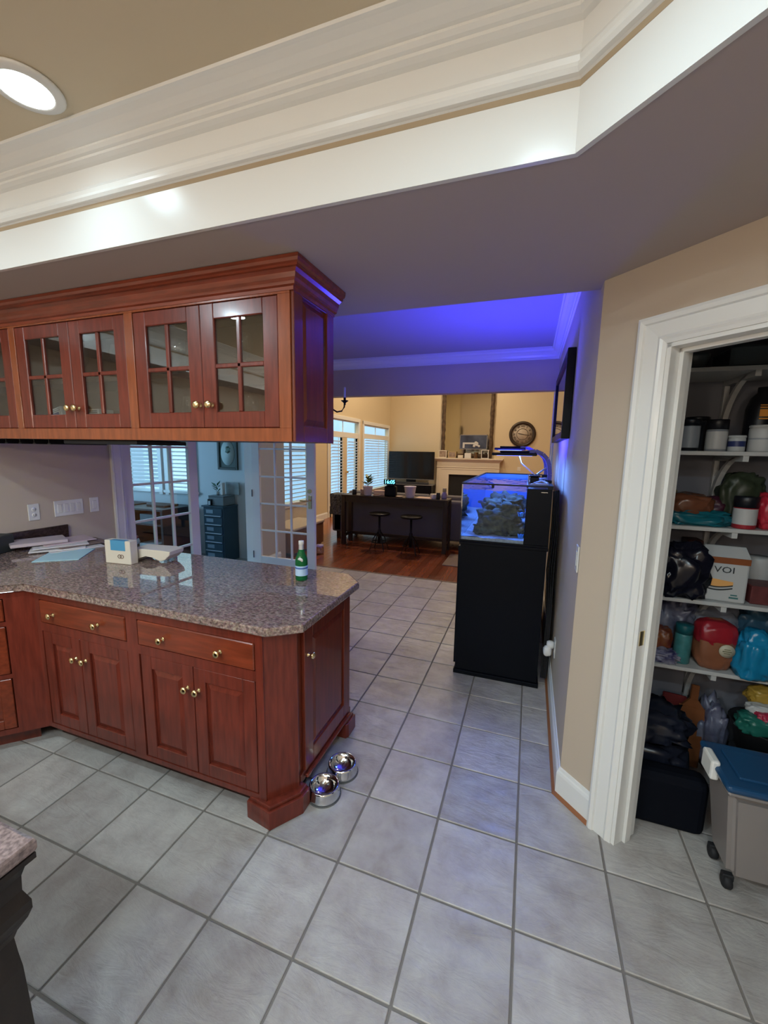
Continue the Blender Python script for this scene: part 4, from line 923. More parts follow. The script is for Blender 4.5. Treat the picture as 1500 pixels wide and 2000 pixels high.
obj('teal_mark', G(Mf).box(0.115, 0.150, -0.0015, 0, 0.020, 0.028).box(0.12, 0.145, -0.0015, 0, 0.034, 0.040), pm_('teal_ink', (0.05, 0.16, 0.16)), fb)
obj('snack_carton', G().box(3.30, 3.42, 1.39, 1.53, z, z+0.088, 0.004), pm_('maroon_carton', (0.14, 0.035, 0.035), 0.5, var=0.3, vscale=30), None, 'maroon snack carton right of the white paper bag', 'box')
can('food_tub', 'white tub standing at the right edge behind the maroon carton', 'tub', 3.40, 1.60, z, 0.06, 0.19, WL)
obj('brown_carton', G().box(3.08, 3.15, 1.56, 1.66, z, z+0.255, 0.004), pm_('dark_brown_carton', (0.05, 0.015, 0.012)), None, 'dark brown carton behind the paper bag on the fourth pantry shelf', 'box')
# shelf D
z = SHZ[3]+0.0005
can('teal_canister', 'teal canister with dark teal lid on the lowest pantry shelf', 'canister', 3.068, 1.42, z, 0.037, 0.155, pm_('teal_tin', (0.06, 0.24, 0.25), 0.3, var=0.3, vscale=30), pm_('dark_teal_lid', (0.01, 0.10, 0.12), 0.3), 0.045)
bb = bag('bread_bag', 'red and brown bag with round cream label on the lowest pantry shelf', 'bag', (3.195, 1.42, z+0.115), (0.080, 0.06, 0.125), pm_('brown_bag', (0.24, 0.09, 0.045), 0.35), 13, 0.05, z, 0.1)
obj('red_top', G().blob((3.195, 1.42, z+0.175), (0.083, 0.063, 0.066), 13, 0.05, 2.4, 4, crease=0.1), pm_('deep_red_film', (0.30, 0.015, 0.025), 0.3), bb)
obj('round_label', G().lathe([(0, 0), (0.032, 0), (0.032, -0.004), (0, -0.004)], (3.225, 1.352, z+0.115), 24, 'Y'), pm_('cream_label', (0.48, 0.44, 0.33)), bb)
obj('label_mark', G().box(3.207, 3.243, 1.3465, 1.348, z+0.112, z+0.116).box(3.213, 3.237, 1.3465, 1.348, z+0.122, z+0.125).box(3.213, 3.237, 1.3465, 1.348, z+0.103, z+0.106), pm_('olive_print', (0.15, 0.15, 0.08)), bb)
bag('blue_bag', 'bright blue shiny bag leaning out on the lowest pantry shelf', 'bag', (3.335, 1.37, z+0.10), (0.062, 0.055, 0.115), pm_('azure_wrap', (0.01, 0.20, 0.38), 0.2), 14, 0.14, z, 0.35)
bag('tan_packet', 'tan and orange packet at the right edge by the blue bag', 'packet', (3.42, 1.37, z+0.075), (0.05, 0.05, 0.08), pm_('tan_wrap', (0.30, 0.16, 0.07), 0.35), 15, 0.1, z)
bag('navy_bag', 'dark blue bag at the back right of the lowest pantry shelf', 'bag', (3.42, 1.58, z+0.13), (0.08, 0.06, 0.14), pm_('dull_blue_wrap', (0.03, 0.08, 0.13), 0.35), 16, 0.14, z)
bag('snack_packet', 'orange and red snack packet behind the left jamb on the lowest shelf', 'packet', (2.985, 1.47, z+0.085), (0.045, 0.05, 0.065), pm_('rust_wrap', (0.26, 0.09, 0.025), 0.35, col2=(0.12, 0.01, 0.02), vscale=18), 17, 0.12, z+0.02)
bag('foil_packet', 'crumpled white and violet wrapper at the left front of the lowest shelf', 'packet', (2.98, 1.41, z+0.026), (0.06, 0.045, 0.028), pm_('violet_wrap', (0.34, 0.33, 0.42), 0.3, col2=(0.03, 0.03, 0.12), vscale=25), 18, 0.3, z, 0.5, 4)
bag('clear_bag', 'pale crinkled plastic bag piled at the back left of the lowest shelf', 'bag', (3.06, 1.58, z+0.13), (0.085, 0.06, 0.14), pm_('milky_film', (0.20, 0.21, 0.28), 0.3, col2=(0.05, 0.05, 0.10), vscale=14), 19, 0.25, z, 0.5, 3.5)
bag('grey_bag', 'grey plastic bag behind the red and brown bread bag', 'bag', (3.26, 1.60, z+0.12), (0.12, 0.05, 0.12), pm_('grey_film', (0.17, 0.18, 0.22), 0.4), 20, 0.15, z, 0.3)
# pantry floor
def board(lab, x, w_, h_, m, y, handle=False, tilt=-9):
    M = Matrix.Translation((x, y, 0.0)) @ Matrix.Rotation(radians(tilt), 4, 'X') @ Matrix.Rotation(radians(4), 4, 'Y')
    g = G(M); g.box(-w_/2, w_/2, -0.009, 0.009, 0, h_, 0.004)
    if handle: g.frustum([(-w_/2+0.01, -0.008, h_-0.002), (w_/2-0.01, -0.008, h_-0.002), (w_/2-0.01, 0.008, h_-0.002), (-w_/2+0.01, 0.008, h_-0.002)], [(-0.018, -0.008, h_+0.04), (0.018, -0.008, h_+0.04), (0.018, 0.008, h_+0.04), (-0.018, 0.008, h_+0.04)]); g.box(-0.018, 0.018, -0.008, 0.008, h_+0.035, h_+0.115, 0.003)
    return obj('cutting_board', g, m, None, lab, 'board')
board('honey brown wooden paddle board with a handle leaning in the pantry corner', 3.15, 0.12, 0.315, pm_('honey_board', (0.22, 0.07, 0.02), 0.5, var=0.3, vscale=8), 1.44, True)
board('dark red board leaning behind the honey brown paddle board', 3.085, 0.11, 0.335, pm_('red_board', (0.14, 0.015, 0.015), 0.5), 1.50)
TB = pm_('trash_bag_film', (0.010, 0.012, 0.022), 0.28)
bag('trash_bag', 'large black trash bag on the pantry floor nearest the door jamb', 'bag', (2.90, 1.22, 0.14), (0.15, 0.13, 0.16), TB, 21, 0.10, 0.001, 0.5, 2.2, 'black bags on the pantry floor')
bag('trash_bag', 'second black trash bag slumped on top of the first in the pantry', 'bag', (2.90, 1.20, 0.35), (0.13, 0.11, 0.085), TB, 22, 0.16, 0.325, 0.6, 2.6, 'black bags on the pantry floor')
g = G(); g.box(2.775, 3.085, 0.955, 1.06, 0.001, 0.26, 0.035, 3); obj('tote_bag', g, pm_('black_nylon', (0.002, 0.003, 0.007), 0.8, spec=0.15), None, 'soft black tote bag on the pantry floor in front of the trash bags', 'bag')
bag('clear_bag', 'clear crumpled plastic bag on the pantry floor between the boards and the basket', 'bag', (3.262, 1.50, 0.17), (0.050, 0.07, 0.17), pm_('milky_film', (0.2, 0.21, 0.28), 0.3), 23, 0.2, 0.001, 0.4, 3)
bk = thing('basket', 'black basket heaped with green, red and yellow packets in the pantry', 'basket', (3.42, 1.36, 0))
obj('basket_tub', G().lathe([(0, 0.20), (0.09, 0.20), (0.135, 0.35), (0.14, 0.355), (0.130, 0.355), (0.085, 0.21), (0, 0.21)], (3.42, 1.36, 0.0), 26), BLACKM, bk)
can('plastic_crate', 'black crate under the basket of packets', 'crate', 3.42, 1.36, 0.0, 0.12, 0.20, BLACKM)
for k, (c_, s_, m_, lb) in enumerate([((3.36, 1.30, 0.385), (0.075, 0.05, 0.045), pm_('green_wrap', (0.015, 0.13, 0.10), 0.35), 'dark green packet hanging over the basket edge'), ((3.42, 1.30, 0.415), (0.075, 0.04, 0.035), pm_('crimson_wrap', (0.36, 0.015, 0.05), 0.35), 'crimson packet in the middle of the basket heap'),
                                      ((3.40, 1.33, 0.445), (0.07, 0.03, 0.02), WL, 'white packet lying on the basket heap'), ((3.44, 1.40, 0.475), (0.085, 0.05, 0.04), pm_('mustard_bag', (0.38, 0.24, 0.04), 0.4), 'mustard yellow packet topping the basket heap')]):
    bag('food_packet', lb, 'packet', c_, s_, m_, 30+k, 0.12, None, 0.3)
# rolling bin
bn = thing('storage_bin', 'rolling grey storage bin with a blue lid and white latch at the right edge', 'bin', (3.30, 0.81, 0))
BX0, BX1, BY0, BY1 = 3.035, 3.60, 0.712, 0.935
BGREY = pm_('translucent_grey_plastic', (0.24, 0.215, 0.205), 0.35)
g = G(); g.frustum([(BX0+0.045, BY0+0.03, 0.055), (BX1-0.03, BY0+0.03, 0.055), (BX1-0.03, BY1-0.03, 0.055), (BX0+0.045, BY1-0.03, 0.055)], [(BX0, BY0, 0.42), (BX1, BY0, 0.42), (BX1, BY1, 0.42), (BX0, BY1, 0.42)])
bmesh.ops.bevel(g.bm, geom=g.bm.edges[:], offset=0.022, segments=3, affect='EDGES'); obj('tub', g, BGREY, bn)
g = G(); g.box(BX0-0.012, BX1+0.012, BY0-0.012, BY1+0.012, 0.42, 0.436, 0.006)
obj('tub_rim', g, BGREY, bn)
BLID = pm_('blue_plastic', (0.012, 0.055, 0.13), 0.3)
g = G(); g.box(BX0-0.022, BX1+0.022, BY0-0.022, BY1+0.022, 0.436, 0.464, 0.014, 3).box(BX0+0.03, BX1-0.03, BY0+0.03, BY1-0.03, 0.464, 0.472, 0.006); obj('lid', g, BLID, bn)
obj('latch', G().box(BX0-0.034, BX0-0.004, BY0+0.085, BY0+0.175, 0.40, 0.478, 0.008, 2), PLASTW, bn, label='white latch')
for x, y in ((BX0+0.05, BY0+0.05), (BX1-0.05, BY0+0.05), (BX0+0.05, BY1-0.05), (BX1-0.05, BY1-0.05)):
    g = G(); g.lathe([(0, -0.013), (0.022, -0.013), (0.026, -0.008), (0.026, 0.008), (0.022, 0.013), (0, 0.013)], (x, y, 0.026), 18, 'X').box(x-0.018, x+0.018, y-0.012, y+0.012, 0.035, 0.060, 0.003); obj('caster', g, BLACKM, bn)

# ================================================================ office
dw = thing('drawer_tower', 'dark slim drawer tower with label holders against the pale office wall', 'drawers', (-1.88, 3.78, 0))
CAB = pm_('midnight_metal', (0.025, 0.06, 0.085), 0.35)
dx0, dx1, dy0, dy1 = -2.050, -1.700, 3.63, 3.93
obj('case', G().box(dx0, dx1, dy0, dy1, 0.0, 0.785, 0.004), CAB, dw); obj('top', G().box(dx0-0.02, dx1+0.01, dy0-0.02, dy1, 0.785, 0.805, 0.004), CAB, dw)
for k in range(6):
    z0 = 0.03+k*0.125
    d = obj('drawer', G().box(dx0+0.03, dx1-0.02, dy0-0.012, dy0, z0, z0+0.112, 0.003), CAB, dw)
    obj('pull', G().box(dx0+0.035, dx1-0.03, dy0-0.026, dy0-0.012, z0+0.002, z0+0.016, 0.003), pm_('brushed_pull', (0.5, 0.55, 0.6), 0.3, metal=0.6), d)
    obj('label_card', G().box(dx0+0.06, dx0+0.18, dy0-0.0145, dy0-0.012, z0+0.045, z0+0.095), pm_('dim_card', (0.22, 0.30, 0.36), 0.5), d)
pr = thing('printer', 'small grey and black printer on top of the slim drawer tower', 'printer', (-1.85, 3.78, 0.805))
obj('body', G().box(-1.985, -1.715, 3.66, 3.90, 0.805, 0.93, 0.008).box(-1.985, -1.715, 3.66, 3.90, 0.93, 0.945, 0.004), pm_('grey_printer', (0.14, 0.17, 0.18), 0.35), pr)
obj('front_tray', G().box(-1.985, -1.91, 3.645, 3.66, 0.81, 0.895, 0.003), BLACK, pr)
obj('paper_slot', G().box(-1.96, -1.925, 3.63, 3.645, 0.815, 0.87, 0.003), pm_('pale_grey', (0.45, 0.5, 0.5)), pr)
obj('framed_print', G().box(-1.86, -1.63, 3.88, 3.90, 0.946, 1.125, 0.003), pm_('grey_print_paper', (0.30, 0.35, 0.36), 0.5, col2=(0.2, 0.25, 0.25), vscale=9), None, 'pale grey print leaning on the wall behind the printer', 'picture')
obj('white_box', G().box(-1.88, -1.84, 3.79, 3.85, 0.946, 1.12, 0.003), PLASTW, None, 'narrow white box standing on the printer beside the grey print', 'box')
pl = thing('potted_sprig', 'small dark green sprig in a pot on the printer', 'plant', (-1.93, 3.80, 0.946))
obj('pot', G().lathe([(0, 0), (0.022, 0), (0.03, 0.045), (0.026, 0.045), (0.02, 0.01), (0, 0.01)], (-1.935, 3.80, 0.946), 16), pm_('pale_grey', (0.45, 0.5, 0.5)), pl)
LEAF = pm_('dark_leaf', (0.02, 0.10, 0.05), 0.4)
def leafg(g, p, d, up_, L, W):
    p = Vector(p); d = Vector(d).normalized(); s = d.cross(Vector(up_)).normalized()*W; n_ = s.cross(d).normalized()*0.0015
    q = [p, p+d*L*0.45+s, p+d*L, p+d*L*0.45-s]
    g.frustum([tuple(v-n_) for v in q], [tuple(v+n_) for v in q])
random.seed(3)
g = G()
for k in range(9):
    a = random.uniform(0, 2*pi); leafg(g, (-1.935, 3.80, 0.99+0.012*k), (cos(a), sin(a)*0.6, 0.5), (0, 0, 1), 0.09, 0.014)
leafg(g, (-1.94, 3.80, 1.06), (-1, 0, 0.55), (0, 1, 0), 0.12, 0.018)
obj('foliage', g, LEAF, pl)
ofp = thing('oval_picture', 'dark framed picture with an oval pale mat on the office wall', 'picture', (-1.85, 3.93, 1.5))
px0, px1, pz0, pz1 = -2.02, -1.67, 1.30, 1.78
g = G(); g.box(px0, px0+0.035, 3.915, 3.943, pz0, pz1, 0.003).box(px1-0.035, px1, 3.915, 3.943, pz0, pz1, 0.003).box(px0+0.035, px1-0.035, 3.915, 3.943, pz0, pz0+0.035, 0.003).box(px0+0.035, px1-0.035, 3.915, 3.943, pz1-0.035, pz1, 0.003)
obj('frame', g, pm_('dark_frame', (0.02, 0.03, 0.025), 0.4), ofp)
obj('mat_board', G().box(px0+0.035, px1-0.035, 3.930, 3.943, pz0+0.035, pz1-0.035), pm_('olive_mat', (0.06, 0.09, 0.08), 0.6), ofp)
Mq = Matrix.Translation(((px0+px1)/2, 3.929, (pz0+pz1)/2)) @ Matrix.Diagonal((1, 1, 1.5, 1))
obj('oval_print', G(Mq).lathe([(0, 0), (0.118, 0), (0.118, -0.002), (0, -0.002)], (0, 0, 0), 32, 'Y'), pm_('pale_oval', (0.42, 0.50, 0.48), 0.6), ofp)
obj('flower_print', G(Mq).blob((0.01, -0.003, 0.03), (0.045, 0.001, 0.03), 2, 0.3, 3, 2), pm_('dark_leaf2', (0.08, 0.14, 0.11), 0.6), ofp)
# desk with shelves, seen through the left leaf
dk = thing('desk', 'dark office desk with open shelves under the windows', 'desk', (-3.2, 3.5, 0))
DKM = pm_('charcoal_desk', (0.03, 0.035, 0.04), 0.4)
obj('desk_top', G().box(-3.75, -2.45, 3.30, 3.88, 0.72, 0.75, 0.004), DKM, dk)
for x in (-3.72, -3.10, -2.50): obj('side_panel', G().box(x-0.02, x+0.02, 3.32, 3.86, 0, 0.72, 0.002), DKM, dk)
for x0, x1 in ((-3.70, -3.12), (-3.08, -2.52)):
    for z_ in (0.15, 0.50): obj('shelf', G().box(x0, x1, 3.34, 3.86, z_, z_+0.02, 0.002), DKM, dk)
obj('paper_ream', G().box(-3.60, -3.20, 3.38, 3.7, 0.17, 0.24, 0.003), PAPER, None, 'white paper ream on the lower left shelf of the office desk', 'paper')
obj('paper_ream', G().box(-3.02, -2.70, 3.38, 3.7, 0.17, 0.22, 0.003), PAPER, None, 'white paper ream on the lower right shelf of the office desk', 'paper')
obj('storage_box', G().box(-3.55, -3.25, 3.36, 3.6, 0.52, 0.66, 0.004), pm_('slate_box', (0.10, 0.16, 0.18), 0.5), None, 'slate blue box on the upper left desk shelf', 'box')
obj('storage_box', G().box(-2.95, -2.65, 3.36, 3.6, 0.52, 0.66, 0.004), pm_('slate_box', (0.1, 0.16, 0.18), 0.5), None, 'slate blue box on the upper right desk shelf', 'box')
g = G(); g.box(-2.98, -2.62, 3.50, 3.75, 0.751, 0.775, 0.006).box(-3.5, -3.2, 3.45, 3.7, 0.751, 0.765, 0.004); obj('laptop', g, BLACK, None, 'closed black laptops lying on the office desk', 'laptop')
sc_ = thing('office_stool', 'white stool with a dark red cushion below the office desk', 'stool', (-2.35, 2.75, 0))
obj('seat', G().lathe([(0, 0.40), (0.17, 0.40), (0.18, 0.42), (0.17, 0.45), (0, 0.45)], (-2.45, 2.70, 0), 24), PLASTW, sc_)
for k in range(4): 
    a = k*pi/2+0.4; obj('leg', G().tube([(-2.45+0.10*cos(a), 2.70+0.10*sin(a), 0.40), (-2.45+0.17*cos(a), 2.70+0.17*sin(a), 0.0)], 0.012), PLASTW, sc_)
obj('cushion', G().blob((-2.45, 2.70, 0.475), (0.15, 0.15, 0.03), 5, 0.04, 2, 3), RED, sc_)

# ================================================================ great room
bs = thing('window_bench', 'low wooden bench with a cream top below the slatted window', 'bench', (-1.2, 4.8, 0))
BW = pm_('golden_oak', (0.30, 0.13, 0.05), 0.4, var=0.3, vscale=6, stretch=(6, 1, 1))
obj('bench_box', G().box(-1.5, -1.0, 4.30, 5.25, 0.04, 0.385, 0.004), BW, bs)
obj('top_cushion', G().box(-1.52, -0.985, 4.28, 5.27, 0.385, 0.430, 0.015, 2), pm_('cream_fabric', (0.60, 0.48, 0.33), 0.8), bs)
for x, y in ((-1.45, 4.35), (-1.05, 4.35), (-1.45, 5.2), (-1.05, 5.2)): obj('foot', G().lathe([(0, 0), (0.02, 0), (0.03, 0.03), (0.02, 0.04), (0, 0.04)], (x, y, 0), 12), BW, bs)
jr = thing('glass_jar', 'clear glass jar with a lavender lid on the wood floor beside the bench', 'jar', (-0.72, 4.62, 0))
obj('jar_body', G().lathe([(0, 0), (0.06, 0), (0.065, 0.01), (0.065, 0.10), (0.05, 0.12)], (-0.72, 4.60, 0.0), 20, caps=False), CLEAR, jr)
obj('jar_lid', G().lathe([(0, 0.12), (0.055, 0.12), (0.06, 0.125), (0.055, 0.15), (0, 0.155)], (-0.72, 4.60, 0), 20), pm_('lavender_lid', (0.42, 0.36, 0.62), 0.4), jr)
# sofa table
TBY0, TBY1, TZ = 5.36, 5.72, 0.865
st = thing('console_table', 'long dark console table behind the grey sofa', 'table', (0.18, 5.54, 0))
tx0, tx1 = -0.72, 1.11
obj('table_top', G().box(tx0, tx1, TBY0, TBY1, TZ-0.03, TZ, 0.004), DARKW, st)
obj('apron', G().box(tx0+0.03, tx1-0.03, TBY0+0.02, TBY1-0.02, TZ-0.12, TZ-0.03), DARKW, st)
for x in (tx0+0.035, tx1-0.035):
    for y in (TBY0+0.035, TBY1-0.035): obj('leg', G().box(x-0.033, x+0.033, y-0.033, y+0.033, 0, TZ-0.03, 0.003), DARKW, st)
obj('stretcher', G().box(tx0+0.06, tx1-0.06, TBY1-0.055, TBY1-0.015, 0.13, 0.18, 0.003), DARKW, st)
for x in (tx0+0.035, tx1-0.035): obj('stretcher', G().box(x-0.015, x+0.015, TBY0+0.06, TBY1-0.06, 0.13, 0.18, 0.003), DARKW, st)
stl0 = thing('stool', 'round black pedestal stool under the console table, left', 'stool', (0, 0, 0), 'pedestal stools')
obj('seat', G().lathe([(0, 0.575), (0.150, 0.575), (0.172, 0.585), (0.175, 0.600), (0.165, 0.610), (0, 0.612)], (0, 0, 0), 28), IRON, stl0)
obj('pedestal', G().lathe([(0, 0.10), (0.028, 0.10), (0.028, 0.33), (0.018, 0.34), (0.018, 0.575), (0, 0.575)], (0, 0, 0), 14), IRON, stl0)
for k in range(4):
    a = k*pi/2+pi/4
    obj('leg', G().tube([(0.02*cos(a), 0.02*sin(a), 0.30), (0.10*cos(a), 0.10*sin(a), 0.20), (0.17*cos(a), 0.17*sin(a), 0.005)], 0.010), IRON, stl0)
obj('foot_ring', G().tube([(0.125*cos(q*pi/10), 0.125*sin(q*pi/10), 0.13) for q in range(21)], 0.007), IRON, stl0)
stl0.location = (0.02, 5.26, 0); copy_tree(stl0, None, (0.58, 5.18, 0), 'round black pedestal stool under the console table, nearer the aquarium')
# sofa
SOFA = pm_('charcoal_upholstery', (0.105, 0.10, 0.115), 0.9)
sf = thing('sofa', 'charcoal grey sofa with its back to the console table', 'sofa', (0.1, 6.2, 0))
obj('back', G().box(-1.10, 1.60, 5.80, 6.02, 0.12, 0.80, 0.04, 2), SOFA, sf); obj('seat_base', G().box(-1.10, 1.60, 6.0, 6.75, 0.12, 0.44, 0.03, 2), SOFA, sf)
for x in (-1.10, 1.42): obj('arm', G().box(x-0.02, x+0.20, 5.80, 6.75, 0.12, 0.62, 0.04, 2), SOFA, sf)
for k in range(3): obj('cushion', G().box(-0.90+k*0.78, -0.90+k*0.78+0.77, 6.02, 6.25, 0.44, 0.86, 0.05, 2), SOFA, sf)
for x in (-1.0, 1.5):
    for y in (5.86, 6.68): obj('foot', G().box(x-0.03, x+0.03, y-0.03, y+0.03, 0, 0.12), DARKW, sf)
# throw
g = G(); vs = []; fs = []
NX, NY = 14, 18
for j in range(NY+1):
    t_ = j/NY
    for i2 in range(NX+1):
        x = -1.14+0.30*i2/NX; s_ = t_*0.9
        if s_ < 0.25: y, z_ = 6.03-s_*1.1, 0.818+0.005*sin(i2)
        else: y, z_ = 5.775+0.012*sin(i2*1.3), 0.815-(s_-0.25)*0.62
        z_ = max(z_, 0.44)+0.01*NZ.noise(Vector((x*12, t_*6, 1))); vs.append((x+0.03*NZ.noise(Vector((t_*5, i2*0.2, 3))), y, z_))
for j in range(NY):
    for i2 in range(NX): a = j*(NX+1)+i2; fs.append((a, a+1, a+NX+2, a+NX+1))
g._add(vs, fs, True); th = obj('throw_blanket', g, pm_('speckled_throw', (0.16, 0.17, 0.20), 0.95, col2=(0.02, 0.025, 0.03), vscale=35), None, 'speckled black and white throw hanging over the sofa end', 'blanket')
md = th.modifiers.new('thick', 'SOLIDIFY'); md.thickness = 0.012
obj('area_rug', G().box(1.18, 2.35, 4.72, 5.40, 0.001, 0.012, 0.003), pm_('taupe_rug', (0.22, 0.17, 0.14), 0.95, bump=0.3, bscale=200), None, 'taupe rug on the wood floor left of the aquarium stand', 'rug')
ot2 = thing('armchair', 'grey armchair with a pale throw beside the aquarium', 'chair', (1.55, 5.8, 0))
obj('seat', G().box(1.66, 2.3, 5.55, 6.2, 0.12, 0.45, 0.04, 2), SOFA, ot2); obj('back', G().box(1.66, 2.3, 5.5, 5.66, 0.12, 0.78, 0.05, 2), SOFA, ot2); obj('legs', G().box(1.7, 1.75, 5.55, 5.6, 0, 0.12).box(2.2, 2.25, 5.55, 5.6, 0, 0.12).box(1.7, 1.75, 6.1, 6.15, 0, 0.12).box(2.2, 2.25, 6.1, 6.15, 0, 0.12), DARKW, ot2)
# objects on the console
TT = TZ+0.0005
VIO = pm_('pale_planter', (0.62, 0.58, 0.68), 0.4)
def pot(x, y, r, h, lab):
    t = thing('planter', lab, 'planter', (x, y, TT)); obj('pot', G().lathe([(0, 0), (r*0.68, 0), (r*0.72, 0.004), (r*0.98, h*0.93), (r*1.03, h*0.94), (r*1.03, h), (r*0.93, h), (r*0.66, 0.02), (0, 0.02)], (x, y, TT), 26), VIO, t)
    return t
p1 = pot(-0.27, 5.46, 0.085, 0.155, 'pale lilac planter holding a small leafy plant on the console')
obj('soil', G().lathe([(0, 0.125), (0.075, 0.125), (0.07, 0.13), (0, 0.13)], (-0.27, 5.46, TT), 20), BLACKM, p1)
g = G(); random.seed(5)
GRN = pm_('fresh_leaf', (0.10, 0.16, 0.03), 0.45)
g.tube([(-0.27, 5.46, TT+0.13), (-0.265, 5.46, TT+0.25), (-0.27, 5.46, TT+0.31)], 0.006)
for k in range(26):
    a = random.uniform(0, 2*pi); leafg(g, (-0.27, 5.46, TT+0.17+0.005*k), (cos(a), sin(a), random.uniform(0.1, 0.8)), (0, 0, 1), random.uniform(0.09, 0.15), 0.030)
obj('foliage', g, GRN, p1)
pot(0.47, 5.46, 0.098, 0.185, 'empty pale lilac planter in the middle of the console table')
ck = thing('digital_clock', 'black clock radio with glowing blue digits on the console', 'clock', (0.12, 5.48, TT))
obj('body', G().box(0.03, 0.23, 5.44, 5.54, TT, TT+0.17, 0.02, 3).lathe([(0, 0), (0.07, 0), (0.07, 0.03), (0, 0.03)], (0.13, 5.49, TT+0.17), 18), BLACK, ck)
obj('display_panel', G().box(0.0, 0.21, 5.495, 5.505, TT+0.195, TT+0.275, 0.002), BLACK, ck)
text('digits', '16:05', 0.085, faceM((0.105, 5.493, TT+0.235), (1, 0, 0), (0, 0, 1)), mat('blue_digits', (0.1, 0.6, 1), 0.5, emit=(0.10, 0.65, 1.0), estr=5), ck, 0.001)
bk_ = [('book', 'tan book at the bottom of the small stack beside the lilac planter', 0.0, 0.028, (0.50, 0.36, 0.26)), ('book', 'cream book in the middle of the small stack beside the planter', 0.0285, 0.024, (0.62, 0.52, 0.40)), ('book', 'pinkish book on top of the small stack beside the planter', 0.053, 0.028, (0.52, 0.36, 0.32))]
for k, (n_, lb, z0, h_, cc) in enumerate(bk_):
    obj(n_, G(Matrix.Translation((-0.08, 5.55, TT+z0)) @ Matrix.Rotation(0.1*k, 4, 'Z')).box(-0.10, 0.10, -0.07, 0.07, 0, h_, 0.003), pm_('book_cover_%d' % k, cc, 0.6), None, lb, 'book', 'stack of books on the console')
can('candle_tin', 'small black cylinder at the left end of the console table', 'tin', -0.52, 5.47, TT, 0.038, 0.085, BK)
obj('tissue_box', G().box(-0.45, -0.29, 5.56, 5.66, TT, TT+0.085, 0.004), pm_('mauve_box', (0.40, 0.22, 0.28), 0.5, col2=(0.6, 0.5, 0.45), vscale=25), None, 'mauve patterned box near the left end of the console', 'box')
def dish(x, lab, r=0.085): return obj('plate', G().lathe([(0, 0), (r*0.6, 0.0), (r, 0.014), (r, 0.018), (r*0.6, 0.006), (0, 0.006)], (x, 5.43, TT), 24), pm_('peach_glaze', (0.58, 0.46, 0.38), 0.3), None, lab, 'plate')
dish(-0.10, 'small peach plate beside the stack of books', 0.07); dish(0.30, 'small peach plate between the clock and the empty planter', 0.06)
obj('place_mat', G().box(0.58, 0.84, 5.38, 5.62, TT, TT+0.010, 0.003), pm_('peach_mat', (0.50, 0.36, 0.30), 0.6), None, 'peach mat lying flat on the console right of the planter', 'mat')
can('candle', 'short white candle in a glass near the right end of the console', 'candle', 0.86, 5.50, TT, 0.062, 0.075, pm_('ivory_wax', (0.60, 0.55, 0.50), 0.4))
can('black_canister', 'black cylinder speaker at the right end of the console', 'speaker', 0.945, 5.42, TT, 0.030, 0.105, BK)
can('soap_bottle', 'violet bottle with beige top behind the black cylinder', 'bottle', 1.01, 5.58, TT, 0.045, 0.11, pm_('violet_bottle', (0.30, 0.25, 0.42), 0.35), pm_('beige_top', (0.45, 0.38, 0.24), 0.5), 0.06, None, (0, 1), 0.03)
# tv + media console
tv = thing('television', 'large flat black television standing left of the fireplace', 'television', (-1.36, 11.95, 0.72))
obj('screen', G().box(-2.12, -0.59, 11.93, 11.97, 0.72, 1.60, 0.006), mat('tv_glass', (0.004, 0.004, 0.006), 0.12), tv)
obj('bottom_bezel', G().box(-2.12, -0.59, 11.925, 11.975, 0.705, 0.722, 0.002), pm_('grey_bezel', (0.15, 0.15, 0.16), 0.4), tv)
obj('stand', G().box(-1.5, -1.2, 11.90, 12.02, 0.56, 0.705, 0.004), BLACK, tv)
obj('soundbar', G().box(-1.9, -0.72, 11.74, 11.83, 0.56, 0.63, 0.01), pm_('dark_grille', (0.03, 0.03, 0.035), 0.6), None, 'long dark soundbar on the media console under the television', 'soundbar')
mc = thing('media_console', 'long black media console under the television', 'console', (-1.35, 11.9, 0))
obj('body', G().box(-2.1, -0.60, 11.68, 12.2, 0.06, 0.54, 0.004), BLACK, mc); obj('top', G().box(-2.12, -0.58, 11.66, 12.22, 0.54, 0.56, 0.003), pm_('grey_bezel', (0.15, 0.15, 0.16), 0.4), mc)
for x in (-2.05, -1.33, -0.65): obj('foot', G().box(x-0.02, x+0.02, 11.72, 12.1, 0, 0.06), BLACK, mc)
for a, b in ((-2.08, -1.62), (-1.58, -1.12), (-1.08, -0.62)): obj('door', G().box(a, b, 11.67, 11.69, 0.08, 0.52, 0.003), BLACK, mc)
# fireplace
fp = thing('fireplace', 'white mantelpiece with panelled frieze and black firebox', 'fireplace', (0.42, 12.2, 0))
MW = mat('mantel_paint', (0.70, 0.63, 0.52), 0.35)
fx0, fx1 = -0.55, 1.40
obj('mantel_shelf', G().sweep([(fx0, 12.3), (fx0, 12.16), (fx1, 12.16), (fx1, 12.3)], [(0, 1.31), (0.02, 1.31), (0.03, 1.335), (0.06, 1.35), (0.075, 1.38), (0.095, 1.385), (0.095, 1.42), (0, 1.42)], side=-1), MW, fp)
obj('shelf_board', G().box(fx0-0.01, fx1+0.01, 12.10, 12.3, 1.405, 1.421), MW, fp)
obj('frieze', G().box(fx0, fx1, 12.16, 12.3, 0.90, 1.31).box(fx0-0.01, fx1+0.01, 12.145, 12.3, 1.12, 1.145, 0.003).box(fx0+0.15, fx1-0.15, 12.15, 12.3, 1.06, 1.08, 0.003), MW, fp)
obj('pilaster', G().box(fx0, -0.16, 12.16, 12.3, 0, 0.90).box(fx0+0.05, fx0+0.09, 12.15, 12.17, 0.05, 0.85), MW, fp); obj('pilaster', G().box(1.0, fx1, 12.16, 12.3, 0, 0.90), MW, fp)
obj('firebox', G().box(-0.16, 1.0, 12.24, 12.29, 0, 0.90), BLACKM, fp)
